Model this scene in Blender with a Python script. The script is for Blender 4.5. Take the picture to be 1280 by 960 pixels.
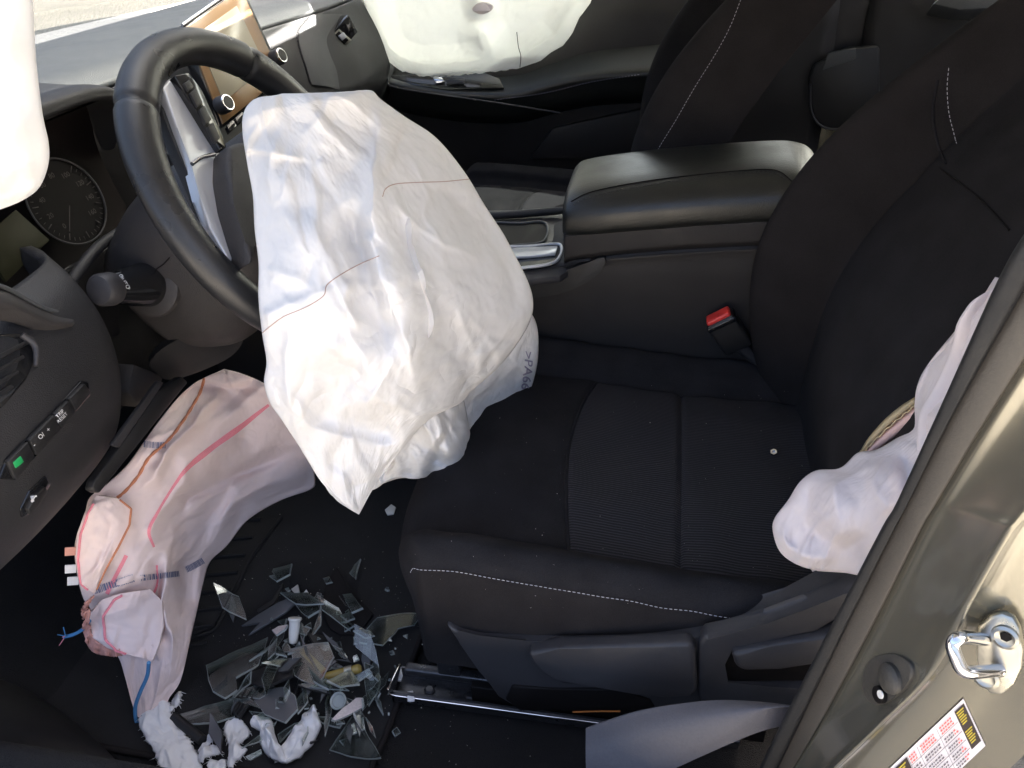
import bpy, bmesh, math, random
import numpy as np
from mathutils import Vector, Matrix
from mathutils.bvhtree import BVHTree

for o in list(bpy.data.objects): bpy.data.objects.remove(o)
scene = bpy.context.scene
C = scene.collection
PI = math.pi
V = lambda *a: np.array(a, float)

# ------------------------------------------------------------------ camera
# world: X runs to the rear of the car, Y across it (away from the open driver's door), Z up, 0 = driver's floor
CAM = V(.2933, -.8311, .9080)
YAW, PITCH, ROLL, FPX = math.radians(12.29), math.radians(33.24), math.radians(-3.32), 972.0
_f = V(-math.sin(YAW)*math.cos(PITCH), math.cos(YAW)*math.cos(PITCH), -math.sin(PITCH))
_r0 = V(math.cos(YAW), math.sin(YAW), 0)
_u0 = np.cross(_r0, _f)
_r = _r0*math.cos(ROLL) + _u0*math.sin(ROLL)
_u = -_r0*math.sin(ROLL) + _u0*math.cos(ROLL)
cam = bpy.data.cameras.new('camera')
cam.sensor_width = 36; cam.lens = FPX/1280*36; cam.clip_start = .02; cam.clip_end = 5000
camo = bpy.data.objects.new('camera', cam); C.objects.link(camo)
m = Matrix.Identity(4)
for i in range(3):
    m[i][0] = _r[i]; m[i][1] = _u[i]; m[i][2] = -_f[i]; m[i][3] = CAM[i]
camo.matrix_world = m
scene.camera = camo

# ------------------------------------------------------------------ sky, sun, exposure
SUN = V(.52, .55, .66); SUN /= np.linalg.norm(SUN)          # direction towards the sun
w = bpy.data.worlds.new('World'); scene.world = w; w.use_nodes = True
nt = w.node_tree
sky = nt.nodes.new('ShaderNodeTexSky'); sky.sky_type = 'NISHITA'; sky.sun_disc = False
sky.sun_elevation = math.asin(SUN[2]); sky.sun_rotation = math.atan2(SUN[0], SUN[1])
sky.dust_density = 9.0; sky.air_density = .7; sky.ozone_density = 1.0
nt.links.new(sky.outputs[0], nt.nodes['Background'].inputs[0])
nt.nodes['Background'].inputs[1].default_value = .105
sl = bpy.data.lights.new('sun', 'SUN'); sl.energy = 5.0; sl.angle = math.radians(.5); sl.color = (1, .96, .90)
so = bpy.data.objects.new('sun', sl); C.objects.link(so)
so.rotation_euler = Vector(SUN).to_track_quat('Z', 'Y').to_euler(); so.location = (3, 4, 6)
scene.view_settings.view_transform = 'Standard'; scene.view_settings.look = 'None'
scene.view_settings.gamma = 1; scene.view_settings.exposure = 3.1
scene.render.resolution_x, scene.render.resolution_y = 1024, 768

# ------------------------------------------------------------------ measuring helpers
def ray(px, py): return _f + (px-640)/FPX*_r - (py-480)/FPX*_u
def at(px, py, X=None, Y=None, Z=None, D=None):
    v = ray(px, py)
    if D is not None: return CAM + D*v/np.linalg.norm(v)
    for k, t in enumerate((X, Y, Z)):
        if t is not None: return CAM + v*(t-CAM[k])/v[k]
def ap(px, py, p0, n):
    v = ray(px, py); return CAM + v*(((np.asarray(p0)-CAM)@n)/(v@n))
def unit(v): v = np.asarray(v, float); return v/np.linalg.norm(v)

# ------------------------------------------------------------------ materials
MATS = {}
def mat(name, col, rough=.6, metal=0., bump=None, var=0., spec=.5, coat=0., trans=0., sheen=0., scale=200., wear=None, ior=1.5):
    """principled material; bump=(kind, scale, distance), var = brightness variation"""
    M = bpy.data.materials.new(name); M.use_nodes = True; t = M.node_tree; b = t.nodes['Principled BSDF']
    b.inputs['Base Color'].default_value = (*col, 1); b.inputs['Roughness'].default_value = rough
    b.inputs['Metallic'].default_value = metal; b.inputs['Specular IOR Level'].default_value = spec
    b.inputs['Coat Weight'].default_value = coat; b.inputs['Coat Roughness'].default_value = .08
    b.inputs['Transmission Weight'].default_value = trans; b.inputs['IOR'].default_value = ior
    b.inputs['Sheen Weight'].default_value = sheen
    tc = t.nodes.new('ShaderNodeTexCoord')
    if var:
        n = t.nodes.new('ShaderNodeTexNoise'); n.inputs['Scale'].default_value = scale*.05; n.inputs['Detail'].default_value = 6
        t.links.new(tc.outputs['Object'], n.inputs['Vector'])
        n2 = t.nodes.new('ShaderNodeTexNoise'); n2.inputs['Scale'].default_value = scale*2; n2.inputs['Detail'].default_value = 2
        t.links.new(tc.outputs['Object'], n2.inputs['Vector'])
        a = t.nodes.new('ShaderNodeMath'); a.operation = 'ADD'
        t.links.new(n.outputs[0], a.inputs[0]); t.links.new(n2.outputs[0], a.inputs[1])
        r = t.nodes.new('ShaderNodeMapRange'); r.inputs[1].default_value = .6; r.inputs[2].default_value = 1.4
        r.inputs[3].default_value = 1-var; r.inputs[4].default_value = 1+var
        t.links.new(a.outputs[0], r.inputs[0])
        mx = t.nodes.new('ShaderNodeVectorMath'); mx.operation = 'SCALE'; mx.inputs[0].default_value = col
        t.links.new(r.outputs[0], mx.inputs['Scale']); t.links.new(mx.outputs[0], b.inputs['Base Color'])
    if wear:      # uneven gloss (finger marks, dust)
        n = t.nodes.new('ShaderNodeTexNoise'); n.inputs['Scale'].default_value = wear[0]; n.inputs['Detail'].default_value = 5
        t.links.new(tc.outputs['Object'], n.inputs['Vector'])
        r = t.nodes.new('ShaderNodeMapRange'); r.inputs[1].default_value = .3; r.inputs[2].default_value = .7
        r.inputs[3].default_value = max(.02, rough-wear[1]); r.inputs[4].default_value = min(1, rough+wear[1])
        t.links.new(n.outputs[0], r.inputs[0]); t.links.new(r.outputs[0], b.inputs['Roughness'])
    if bump:
        kind, sc, dist = bump
        bn = t.nodes.new('ShaderNodeBump'); bn.inputs['Distance'].default_value = dist; bn.inputs['Strength'].default_value = 1
        if kind == 'noise':
            n = t.nodes.new('ShaderNodeTexNoise'); n.inputs['Scale'].default_value = sc; n.inputs['Detail'].default_value = 4; o = n.outputs[0]
        elif kind == 'voronoi':
            n = t.nodes.new('ShaderNodeTexVoronoi'); n.inputs['Scale'].default_value = sc; o = n.outputs[0]
        elif kind == 'ribs':
            n = t.nodes.new('ShaderNodeTexWave'); n.bands_direction = 'Y'; n.inputs['Scale'].default_value = sc
            n.inputs['Distortion'].default_value = .6; n.inputs['Detail'].default_value = 2; n.inputs['Detail Scale'].default_value = 4; o = n.outputs[1]
        t.links.new(tc.outputs['Object'], n.inputs['Vector']); t.links.new(o, bn.inputs['Height']); t.links.new(bn.outputs[0], b.inputs['Normal'])
    MATS[name] = M
    return M

def cloth_mat(name, col, translucent=.25, crease=1.):
    M = mat(name, col, .55, var=.03, spec=.35, scale=60)
    t = M.node_tree; b = t.nodes['Principled BSDF']
    tc = t.nodes.new('ShaderNodeTexCoord'); acc = None
    def mth(op, a, c):
        q = t.nodes.new('ShaderNodeMath'); q.operation = op
        for i, k in enumerate((a, c)):
            if isinstance(k, (int, float)): q.inputs[i].default_value = k
            elif k is not None: t.links.new(k, q.inputs[i])
        return q.outputs[0]
    # fine creases: ridged noise at three sizes, each in patches
    for sc, slope, rot in ((13, .20, .4), (30, .20, 1.1)):
        mp = t.nodes.new('ShaderNodeMapping'); mp.inputs['Rotation'].default_value = (rot, .3, rot*1.3); mp.inputs['Scale'].default_value = (1, .6, 1)
        t.links.new(tc.outputs['Object'], mp.inputs[0])
        n = t.nodes.new('ShaderNodeTexNoise'); n.inputs['Scale'].default_value = sc; n.inputs['Detail'].default_value = 1.5; n.inputs['Distortion'].default_value = .7
        t.links.new(mp.outputs[0], n.inputs['Vector'])
        k = t.nodes.new('ShaderNodeTexNoise'); k.inputs['Scale'].default_value = sc*.35; k.inputs['Detail'].default_value = 1
        t.links.new(tc.outputs['Object'], k.inputs['Vector'])
        mr = t.nodes.new('ShaderNodeMapRange'); mr.inputs[1].default_value = .42; mr.inputs[2].default_value = .62; t.links.new(k.outputs[0], mr.inputs[0])
        rdg = mth('MINIMUM', mth('ABSOLUTE', mth('SUBTRACT', n.outputs[0], .5), None), .12)
        h = mth('MULTIPLY', mth('MULTIPLY', rdg, mr.outputs[0]), slope/sc*crease)
        acc = h if acc is None else mth('ADD', acc, h)
    wv = t.nodes.new('ShaderNodeTexNoise'); wv.inputs['Scale'].default_value = 900; t.links.new(tc.outputs['Object'], wv.inputs['Vector'])
    acc = mth('ADD', acc, mth('MULTIPLY', wv.outputs[0], .00005))
    bn = t.nodes.new('ShaderNodeBump'); bn.inputs['Distance'].default_value = 1; bn.inputs['Strength'].default_value = 1
    t.links.new(acc, bn.inputs['Height']); t.links.new(bn.outputs[0], b.inputs['Normal'])
    tr = t.nodes.new('ShaderNodeBsdfTranslucent'); tr.inputs[0].default_value = (*col, 1)
    mx = t.nodes.new('ShaderNodeMixShader'); mx.inputs[0].default_value = translucent
    out = [n for n in t.nodes if n.type == 'OUTPUT_MATERIAL'][0]
    t.links.new(b.outputs[0], mx.inputs[1]); t.links.new(tr.outputs[0], mx.inputs[2]); t.links.new(mx.outputs[0], out.inputs[0])
    return M

def glass_mat(name, tint, refl=.5):
    """thin glass: clear with a Fresnel reflection"""
    M = bpy.data.materials.new(name); M.use_nodes = True; t = M.node_tree
    t.nodes.remove(t.nodes['Principled BSDF'])
    out = [n for n in t.nodes if n.type == 'OUTPUT_MATERIAL'][0]
    tr = t.nodes.new('ShaderNodeBsdfTransparent'); tr.inputs[0].default_value = (*tint, 1)
    gl = t.nodes.new('ShaderNodeBsdfGlossy'); gl.inputs['Roughness'].default_value = .03
    fr = t.nodes.new('ShaderNodeFresnel'); fr.inputs[0].default_value = 1.5
    ad = t.nodes.new('ShaderNodeMath'); ad.operation = 'MULTIPLY'; ad.inputs[1].default_value = refl*2; ad.use_clamp = True
    t.links.new(fr.outputs[0], ad.inputs[0])
    mx = t.nodes.new('ShaderNodeMixShader'); t.links.new(ad.outputs[0], mx.inputs[0])
    t.links.new(tr.outputs[0], mx.inputs[1]); t.links.new(gl.outputs[0], mx.inputs[2]); t.links.new(mx.outputs[0], out.inputs[0])
    MATS[name] = M
    return M

mat('seat_fabric', (.0200, .0190, .0205), .95, bump=('noise', 1500, .0006), var=.38, spec=.10, scale=400)
M_ = mat('seat_insert_fabric', (.027, .0255, .028), .9, bump=('ribs', 84, .0007), var=.0, spec=.10, scale=400)
t_ = M_.node_tree; wv_ = [n for n in t_.nodes if n.type == 'TEX_WAVE'][0]; rp_ = t_.nodes.new('ShaderNodeValToRGB')
rp_.color_ramp.elements[0].color = (.0180, .0170, .0186, 1); rp_.color_ramp.elements[1].color = (.051, .0485, .053, 1); t_.links.new(wv_.outputs[1], rp_.inputs[0]); t_.links.new(rp_.outputs[0], t_.nodes['Principled BSDF'].inputs['Base Color'])
mat('seat_side_fabric', (.0190, .0168, .0168), .9, bump=('noise', 1200, .0005), var=.32, spec=.10, scale=400)
mat('black_plastic', (.014, .0135, .014), .48, bump=('noise', 900, .0003), var=.12, wear=(18, .1))
mat('grey_plastic', (.034, .032, .034), .50, bump=('noise', 1100, .0003), var=.12, wear=(14, .09))
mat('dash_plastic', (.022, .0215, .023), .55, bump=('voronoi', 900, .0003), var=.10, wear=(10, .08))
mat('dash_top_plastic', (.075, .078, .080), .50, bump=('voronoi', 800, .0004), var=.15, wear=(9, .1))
mat('column_plastic', (.036, .032, .031), .55, bump=('voronoi', 1000, .0003), var=.10, wear=(12, .08))
mat('console_plastic', (.0120, .0098, .0098), .62, bump=('noise', 700, .0003), var=.15, wear=(12, .08))
mat('sill_plastic', (.085, .079, .086), .55, bump=('noise', 700, .0003), var=.12, wear=(14, .08))
mat('gloss_black', (.012, .012, .013), .12, wear=(25, .06))
mat('leather', (.020, .020, .021), .33, bump=('voronoi', 1300, .00012), var=.12, wear=(30, .08))
mat('armrest_vinyl', (.013, .0135, .012), .36, bump=('voronoi', 520, .0002), var=.15, wear=(20, .07))
mat('silver_trim', (.62, .63, .66), .34, metal=.45, wear=(40, .05))
mat('chrome', (.75, .75, .77), .14, metal=1, wear=(50, .05))
mat('steel', (.42, .41, .36), .34, metal=1, bump=('noise', 120, .0003), wear=(60, .1))
mat('rail_metal', (.09, .09, .095), .35, metal=.8, var=.3, wear=(60, .12))
mat('carpet', (.0065, .0060, .0065), .97, bump=('noise', 700, .003), var=.55, scale=300)
mat('mat_rubber', (.0095, .0090, .0098), .85, bump=('noise', 900, .0008), var=.45, scale=300)
mat('paint', (.27, .255, .20), .22, metal=.75, coat=.8, var=.05)
mat('paint_dull', (.16, .15, .13), .36, metal=.45, coat=.4, var=.10, wear=(14, .06))
mat('plug_rubber', (.045, .041, .034), .55, bump=('noise', 400, .0004), var=.2)
mat('rubber', (.010, .0098, .0098), .6, bump=('noise', 400, .0004), var=.2, wear=(20, .1))
mat('seal_brown', (.060, .052, .042), .40, bump=('noise', 600, .0002), var=.12, wear=(20, .1))
cloth_mat('airbag_nylon', (.885, .87, .85), .22)
cloth_mat('airbag_nylon_raw', (.66, .58, .565), .15)
cloth_mat('airbag_nylon_rose', (.86, .70, .655), .15, .6)
cloth_mat('curtain_nylon', (.87, .865, .845), .5, .35)
cloth_mat('airbag_nylon_side', (.80, .735, .74), .2, .6)
mat('seam_thread', (.52, .38, .32), .8)
mat('pink_print', (.80, .26, .30), .8, var=.2, scale=500)
mat('orange_thread', (.52, .20, .10), .8)
mat('blue_cord', (.07, .24, .48), .7, bump=('noise', 900, .001))
mat('blue_print', (.13, .15, .25), .8)
mat('violet_print', (.33, .30, .38), .8)
mat('white_print', (.75, .75, .76), .6)
mat('white_thread', (.62, .61, .64), .7)
cloth_mat('white_shred', (.82, .82, .83), .1, .8)
mat('white_plastic', (.74, .72, .66), .35)
mat('yellow_plastic', (.62, .50, .20), .4)
mat('amber_plastic', (.30, .22, .06), .25)
mat('cream_foam', (.50, .40, .24), .9, bump=('noise', 300, .001))
mat('red_plastic', (.72, .05, .04), .28)
mat('orange_wire', (.70, .22, .04), .5)
mat('screen_tan_reflection', (.34, .30, .21), .22, spec=.8)  # tan reflection on the display, put into its base colour
mat('bezel_tan_reflection', (.26, .15, .07), .16, spec=.8)  # border colour carries the tan reflection seen around the screen
mat('gauge_face', (.0075, .0062, .0060), .6, spec=.15)
mat('recess_plastic', (.012, .0092, .0088), .7, spec=.12)
mat('scuttle_plastic', (.040, .042, .038), .6, bump=('noise', 90, .004), var=.3, scale=60)
mat('lcd_face', (.024, .023, .010), .5, spec=.15)
mat('gauge_ink', (.065, .058, .052), .7)
mat('green_lamp', (.02, .35, .10), .4)
mat('sticker_white', (.78, .72, .71), .4)
mat('sticker_black', (.03, .018, .015), .4)
mat('sticker_yellow', (.55, .42, .04), .5)
mat('sticker_red', (.70, .12, .10), .5)
mat('sticker_ink', (.12, .10, .11), .5)
mat('headliner', (.58, .57, .54), .9, bump=('noise', 700, .0005), var=.05)
mat('asphalt', (.30, .275, .235), .9, bump=('noise', 60, .01), var=.25, scale=20)
mat('crumb', (.55, .52, .45), .6, var=.4, scale=900)
mat('glass_edge', (.50, .55, .54), .12, spec=1.)
mat('mirror_shard', (.16, .165, .175), .12, metal=.4, wear=(60, .08))
mat('shard_pinkish', (.62, .55, .54), .25, var=.2)
sg_ = glass_mat('shard_glass', (.90, .95, .93), .9); t_ = sg_.node_tree; o_ = [n for n in t_.nodes if n.type == 'OUTPUT_MATERIAL'][0]; prev = o_.inputs[0].links[0].from_socket
df_ = t_.nodes.new('ShaderNodeBsdfDiffuse'); df_.inputs[0].default_value = (.55, .60, .58, 1); mx_ = t_.nodes.new('ShaderNodeMixShader'); tc_ = t_.nodes.new('ShaderNodeTexCoord'); nn_ = t_.nodes.new('ShaderNodeTexNoise'); nn_.inputs['Scale'].default_value = 70; nn_.inputs['Detail'].default_value = 5
mr_ = t_.nodes.new('ShaderNodeMapRange'); mr_.inputs[1].default_value = .35; mr_.inputs[2].default_value = .7; mr_.inputs[3].default_value = .0; mr_.inputs[4].default_value = .07
t_.links.new(tc_.outputs['Object'], nn_.inputs['Vector']); t_.links.new(nn_.outputs[0], mr_.inputs[0]); t_.links.new(mr_.outputs[0], mx_.inputs[0]); t_.links.new(prev, mx_.inputs[1]); t_.links.new(df_.outputs[0], mx_.inputs[2]); t_.links.new(mx_.outputs[0], o_.inputs[0])
M_ = MATS['glass_edge']; t_ = M_.node_tree; o_ = [n for n in t_.nodes if n.type == 'OUTPUT_MATERIAL'][0]; tr_ = t_.nodes.new('ShaderNodeBsdfTransparent'); mx_ = t_.nodes.new('ShaderNodeMixShader'); mx_.inputs[0].default_value = .45
t_.links.new(t_.nodes['Principled BSDF'].outputs[0], mx_.inputs[1]); t_.links.new(tr_.outputs[0], mx_.inputs[2]); t_.links.new(mx_.outputs[0], o_.inputs[0])
glass_mat('window_glass', (.88, .93, .91), .4)
glass_mat('gauge_lens', (.9, .9, .9), .25)

# ------------------------------------------------------------------ object helpers
LOC = {}
def thing(name, label, cat, loc=(0, 0, 0), group=None, kind=None):
    o = bpy.data.objects.new(name, None); C.objects.link(o); o.location = loc; o.empty_display_size = .02
    o['label'] = label; o['category'] = cat
    if group: o['group'] = group
    if kind: o['kind'] = kind
    LOC[o.name] = V(*loc)
    return o
def tag(o, label, cat, group=None):
    o['label'] = label; o['category'] = cat
    if group: o['group'] = group
    return o
def obj(name, verts, faces, mats, parent=None, smooth=True, kind=None, label=None, fm=None, sharp=None):
    """ONE mesh object; verts are world coordinates"""
    v = np.asarray(verts, float); c = (v.min(0)+v.max(0))/2
    me = bpy.data.meshes.new(name)
    me.from_pydata((v-c).tolist(), [], [tuple(int(k) for k in f) for f in faces])
    for mm in ([mats] if isinstance(mats, str) else mats): me.materials.append(MATS[mm])
    if fm is not None: me.polygons.foreach_set('material_index', np.asarray(fm, dtype=np.int32))
    bm = bmesh.new(); bm.from_mesh(me)
    bmesh.ops.remove_doubles(bm, verts=bm.verts, dist=1e-6)
    bmesh.ops.recalc_face_normals(bm, faces=bm.faces)
    if smooth:
        for f in bm.faces: f.smooth = True
        if sharp:
            for e in bm.edges:
                if len(e.link_faces) == 2 and e.calc_face_angle(0) > math.radians(sharp): e.smooth = False
    bm.to_mesh(me); bm.free()
    o = bpy.data.objects.new(name, me); C.objects.link(o)
    base = V(0, 0, 0)
    if parent is not None: o.parent = parent; base = LOC[parent.name]
    o.location = c-base; LOC[o.name] = c
    if kind: o['kind'] = kind
    if label: o['label'] = label
    return o
BV = {}
def bvh(o):
    if o.name not in BV:
        c = LOC[o.name]; vs = [tuple(np.array(v.co)+c) for v in o.data.vertices]
        BV[o.name] = BVHTree.FromPolygons(vs, [tuple(p.vertices) for p in o.data.polygons])
    return BV[o.name]
def hit(px, py, *objs, off=0., fallback=None):
    """point where the sight line through a picture point meets one of the objects"""
    d = ray(px, py); best = None
    for o in objs:
        r = bvh(o).ray_cast(Vector(CAM), Vector(d))
        if r[0] is not None and (best is None or r[3] < best[3]): best = r
    if best is None: return fallback
    n = np.array(best[1])
    if n@d > 0: n = -n
    return np.array(best[0]) + off*n
def cr(pts, n, closed=False):
    """Catmull-Rom resample"""
    p = np.asarray(pts, float); k = len(p)
    if closed: q = np.vstack([p[-1], p, p[0], p[1]]); seg = k
    else: q = np.vstack([2*p[0]-p[1], p, 2*p[-1]-p[-2]]); seg = k-1
    t = np.linspace(0, seg, n, endpoint=not closed); i = np.minimum(t.astype(int), seg-1); f = (t-i)[:, None]
    a, b, c, d = q[i], q[i+1], q[i+2], q[i+3]
    return .5*((2*b)+(-a+c)*f+(2*a-5*b+4*c-d)*f*f+(-a+3*b-3*c+d)*f**3)
def grid_faces(nu, nv, cu=False, cv=False):
    F = []
    for i in range(nu if cu else nu-1):
        for j in range(nv if cv else nv-1):
            a = i*nv+j; b = ((i+1) % nu)*nv+j; c = ((i+1) % nu)*nv+(j+1) % nv; d = i*nv+(j+1) % nv
            F.append((a, b, c, d))
    return F
def grid(name, P, mats, parent=None, cu=False, cv=False, thick=0., **k):
    P = np.asarray(P, float); nu, nv = P.shape[:2]; F = grid_faces(nu, nv, cu, cv); v = P.reshape(-1, 3)
    if thick:
        N = grid_normals(P).reshape(-1, 3); n = len(v)
        v2 = v-N*thick; FF = F+[tuple(n+q for q in reversed(f)) for f in F]
        if not cv:
            for i in range(nu-1):
                for j in (0, nv-1): a, b = i*nv+j, (i+1)*nv+j; FF.append((a, b, n+b, n+a))
        if not cu:
            for j in range(nv-1):
                for i in (0, nu-1): a, b = i*nv+j, i*nv+j+1; FF.append((a, b, n+b, n+a))
        v = np.vstack([v, v2]); F = FF
    return obj(name, v, F, mats, parent, **k)
def grid_normals(P, toward=None):
    du = np.gradient(P, axis=0); dv = np.gradient(P, axis=1); N = np.cross(du, dv)
    N /= np.maximum(np.linalg.norm(N, axis=2, keepdims=True), 1e-9)
    t = CAM if toward is None else toward
    if ((t-P)*N).sum() < 0: N = -N
    return N
def net(rows, nu, nv):
    """smooth surface through a net of control points"""
    R = np.array([cr(r, nv) for r in rows]); return np.stack([cr(R[:, j], nu) for j in range(nv)], 1)
def loft(name, secs, mats, parent=None, n=None, closed=True, ns=32, caps=True, **k):
    """skin through sections (each a closed loop of points)"""
    S = np.array([cr(s, ns, closed) for s in secs])
    if n: S = np.stack([cr(S[:, j], n) for j in range(ns)], 1)
    F = grid_faces(len(S), ns, False, closed); v = S.reshape(-1, 3)
    if caps: F.append(tuple(range(ns))[::-1]); F.append(tuple((len(S)-1)*ns+j for j in range(ns)))
    return obj(name, v, F, mats, parent, **k)
def tube_geo(path, rad, ns=10):
    p = np.asarray(path, float); n = len(p); rad = np.broadcast_to(rad, (n,)); t = np.gradient(p, axis=0)
    t /= np.maximum(np.linalg.norm(t, axis=1, keepdims=True), 1e-9)
    up = V(0, 0, 1) if abs(t[0][2]) < .9 else V(1, 0, 0); vs = []
    for i in range(n):
        a = unit(np.cross(t[i], up)); b = np.cross(a, t[i]); up = b
        for j in range(ns):
            q = 2*PI*j/ns; vs.append(p[i]+rad[i]*(math.cos(q)*a+math.sin(q)*b))
    F = grid_faces(n, ns, False, True); F.append(tuple(range(ns))[::-1]); F.append(tuple((n-1)*ns+j for j in range(ns)))
    return np.array(vs), F
def tube(name, path, rad, m, parent=None, ns=10, n=None, **k):
    if n:
        if np.ndim(rad): rad = np.interp(np.linspace(0, 1, n), np.linspace(0, 1, len(rad)), rad)
        path = cr(path, n)
    v, F = tube_geo(path, rad, ns); return obj(name, v, F, m, parent, sharp=60, **k)
def join(parts):
    vs, F, o = [], [], 0
    for v, f in parts:
        vs.append(np.asarray(v)); F += [tuple(o+q for q in g) for g in f]; o += len(v)
    return np.vstack(vs), F
def stitches(name, path, m, parent, length=.0042, gap=.0022, r=.0006):
    """a row of thread stitches along a path"""
    p = np.asarray(path, float); s = np.concatenate([[0], np.cumsum(np.linalg.norm(np.diff(p, axis=0), axis=1))])
    G = []; d = 0
    while d+length < s[-1]:
        q = np.stack([np.interp([d, d+length/2, d+length], s, p[:, k]) for k in range(3)], 1)
        G.append(tube_geo(q, [r*.6, r, r*.6], 5)); d += length+gap
    v, F = join(G); return obj(name, v, F, m, parent, kind='stuff')
def frame_of(n, upv=(0, 0, 1)):
    n = unit(n); u = np.asarray(upv, float); x = np.cross(u, n)
    if np.linalg.norm(x) < 1e-6: x = np.cross(V(0, 1, 0), n)
    x = unit(x); return x, np.cross(n, x), n
def plate(name, poly, depth, mats, parent=None, bevel=.002, seg=2, **k):
    """polygon (3-D points, roughly flat) given thickness along -normal(=away from camera), edges bevelled"""
    p = np.asarray(poly, float); c = p.mean(0); n = V(0, 0, 0)
    for i in range(len(p)): n += np.cross(p[i]-c, p[(i+1) % len(p)]-c)
    n = unit(n)
    if n@(CAM-c) < 0: n = -n; p = p[::-1]
    bm = bmesh.new(); A = [bm.verts.new(q) for q in p]; B = [bm.verts.new(q-n*depth) for q in p]
    bm.faces.new(A); bm.faces.new(B[::-1])
    for i in range(len(p)): j = (i+1) % len(p); bm.faces.new((A[j], A[i], B[i], B[j]))
    if bevel:
        ed = [e for e in bm.edges if any(abs(f.normal @ Vector(n)) < .5 for f in e.link_faces) or True]
        bmesh.ops.bevel(bm, geom=ed, offset=bevel, segments=seg, affect='EDGES', profile=.5, clamp_overlap=True)
    bm.verts.index_update(); v = [tuple(q.co) for q in bm.verts]; F = [tuple(q.index for q in f.verts) for f in bm.faces]; bm.free()
    return obj(name, v, F, mats, parent, sharp=40, **k)
def rbox_geo(c, size, ax, bevel=.003, seg=3):
    bm = bmesh.new(); bmesh.ops.create_cube(bm, size=1)
    for v in bm.verts: v.co = Vector((v.co.x*size[0], v.co.y*size[1], v.co.z*size[2]))
    if bevel: bmesh.ops.bevel(bm, geom=list(bm.edges), offset=bevel, segments=seg, affect='EDGES', profile=.5)
    bm.verts.index_update(); A = np.array(ax); v = [np.asarray(c)+np.array(q.co)@A for q in bm.verts]
    F = [tuple(q.index for q in f.verts) for f in bm.faces]; bm.free(); return v, F
def rbox(name, c, size, m, parent=None, ax=((1, 0, 0), (0, 1, 0), (0, 0, 1)), bevel=.003, **k):
    v, F = rbox_geo(c, size, ax, bevel); return obj(name, v, F, m, parent, sharp=40, **k)
def lathe(name, c, axis, prof, m, parent=None, ns=32, **k):
    x, y, n = frame_of(axis); S = [[np.asarray(c)+n*h+r*(math.cos(2*PI*j/ns)*x+math.sin(2*PI*j/ns)*y) for j in range(ns)] for h, r in prof]
    F = grid_faces(len(S), ns, False, True); v = np.array(S).reshape(-1, 3)
    F.append(tuple(range(ns))); F.append(tuple((len(S)-1)*ns+j for j in range(ns)))
    return obj(name, v, F, m, parent, sharp=35, **k)
def text_geo(s, size=1., bold=0.):
    cu = bpy.data.curves.new('t', 'FONT'); cu.body = s; cu.size = size; cu.align_x = 'CENTER'; cu.align_y = 'CENTER'; cu.offset = bold
    cu.resolution_u = 3
    o = bpy.data.objects.new('t', cu); C.objects.link(o); bpy.context.view_layer.update()
    me = bpy.data.meshes.new_from_object(o.evaluated_get(bpy.context.evaluated_depsgraph_get()))
    v = np.array([tuple(q.co) for q in me.vertices]); F = [tuple(p.vertices) for p in me.polygons]
    bpy.data.objects.remove(o); bpy.data.meshes.remove(me); bpy.data.curves.remove(cu); return v, F
def rbf(pts, vals):
    """thin-plate interpolation of values given at picture points"""
    p = np.asarray(pts, float)/400; v = np.asarray(vals, float); n = len(p)
    def K(r): return np.where(r > 0, r*r*np.log(np.maximum(r, 1e-9)), 0)
    A = np.zeros((n+3, n+3)); A[:n, :n] = K(np.linalg.norm(p[:, None]-p[None], axis=2))+np.eye(n)*1e-4
    A[:n, n] = 1; A[:n, n+1:] = p; A[n, :n] = 1; A[n+1:, :n] = p.T
    s = np.linalg.solve(A, np.concatenate([v, [0, 0, 0]]))
    def f(x, y):
        q = np.stack([np.ravel(x), np.ravel(y)], 1)/400
        return (K(np.linalg.norm(q[:, None]-p[None], axis=2))@s[:n]+s[n]+q@s[n+1:]).reshape(np.shape(x))
    return f
def seg_dist(x, y, line):
    """signed distance to a polyline and position along it"""
    best = np.full(x.shape, 1e9); sg = np.zeros(x.shape); tt = np.zeros(x.shape); L = len(line)-1
    for i in range(L):
        a, b = np.array(line[i], float), np.array(line[i+1], float); d = b-a; l2 = d@d
        t = np.clip(((x-a[0])*d[0]+(y-a[1])*d[1])/l2, 0, 1); ex, ey = x-a[0]-t*d[0], y-a[1]-t*d[1]; ds = np.hypot(ex, ey)
        s = np.sign(d[0]*(y-a[1])-d[1]*(x-a[0])); q = ds < best
        best = np.where(q, ds, best); sg = np.where(q, s, sg); tt = np.where(q, (i+t)/L, tt)
    return best, sg, tt
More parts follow.
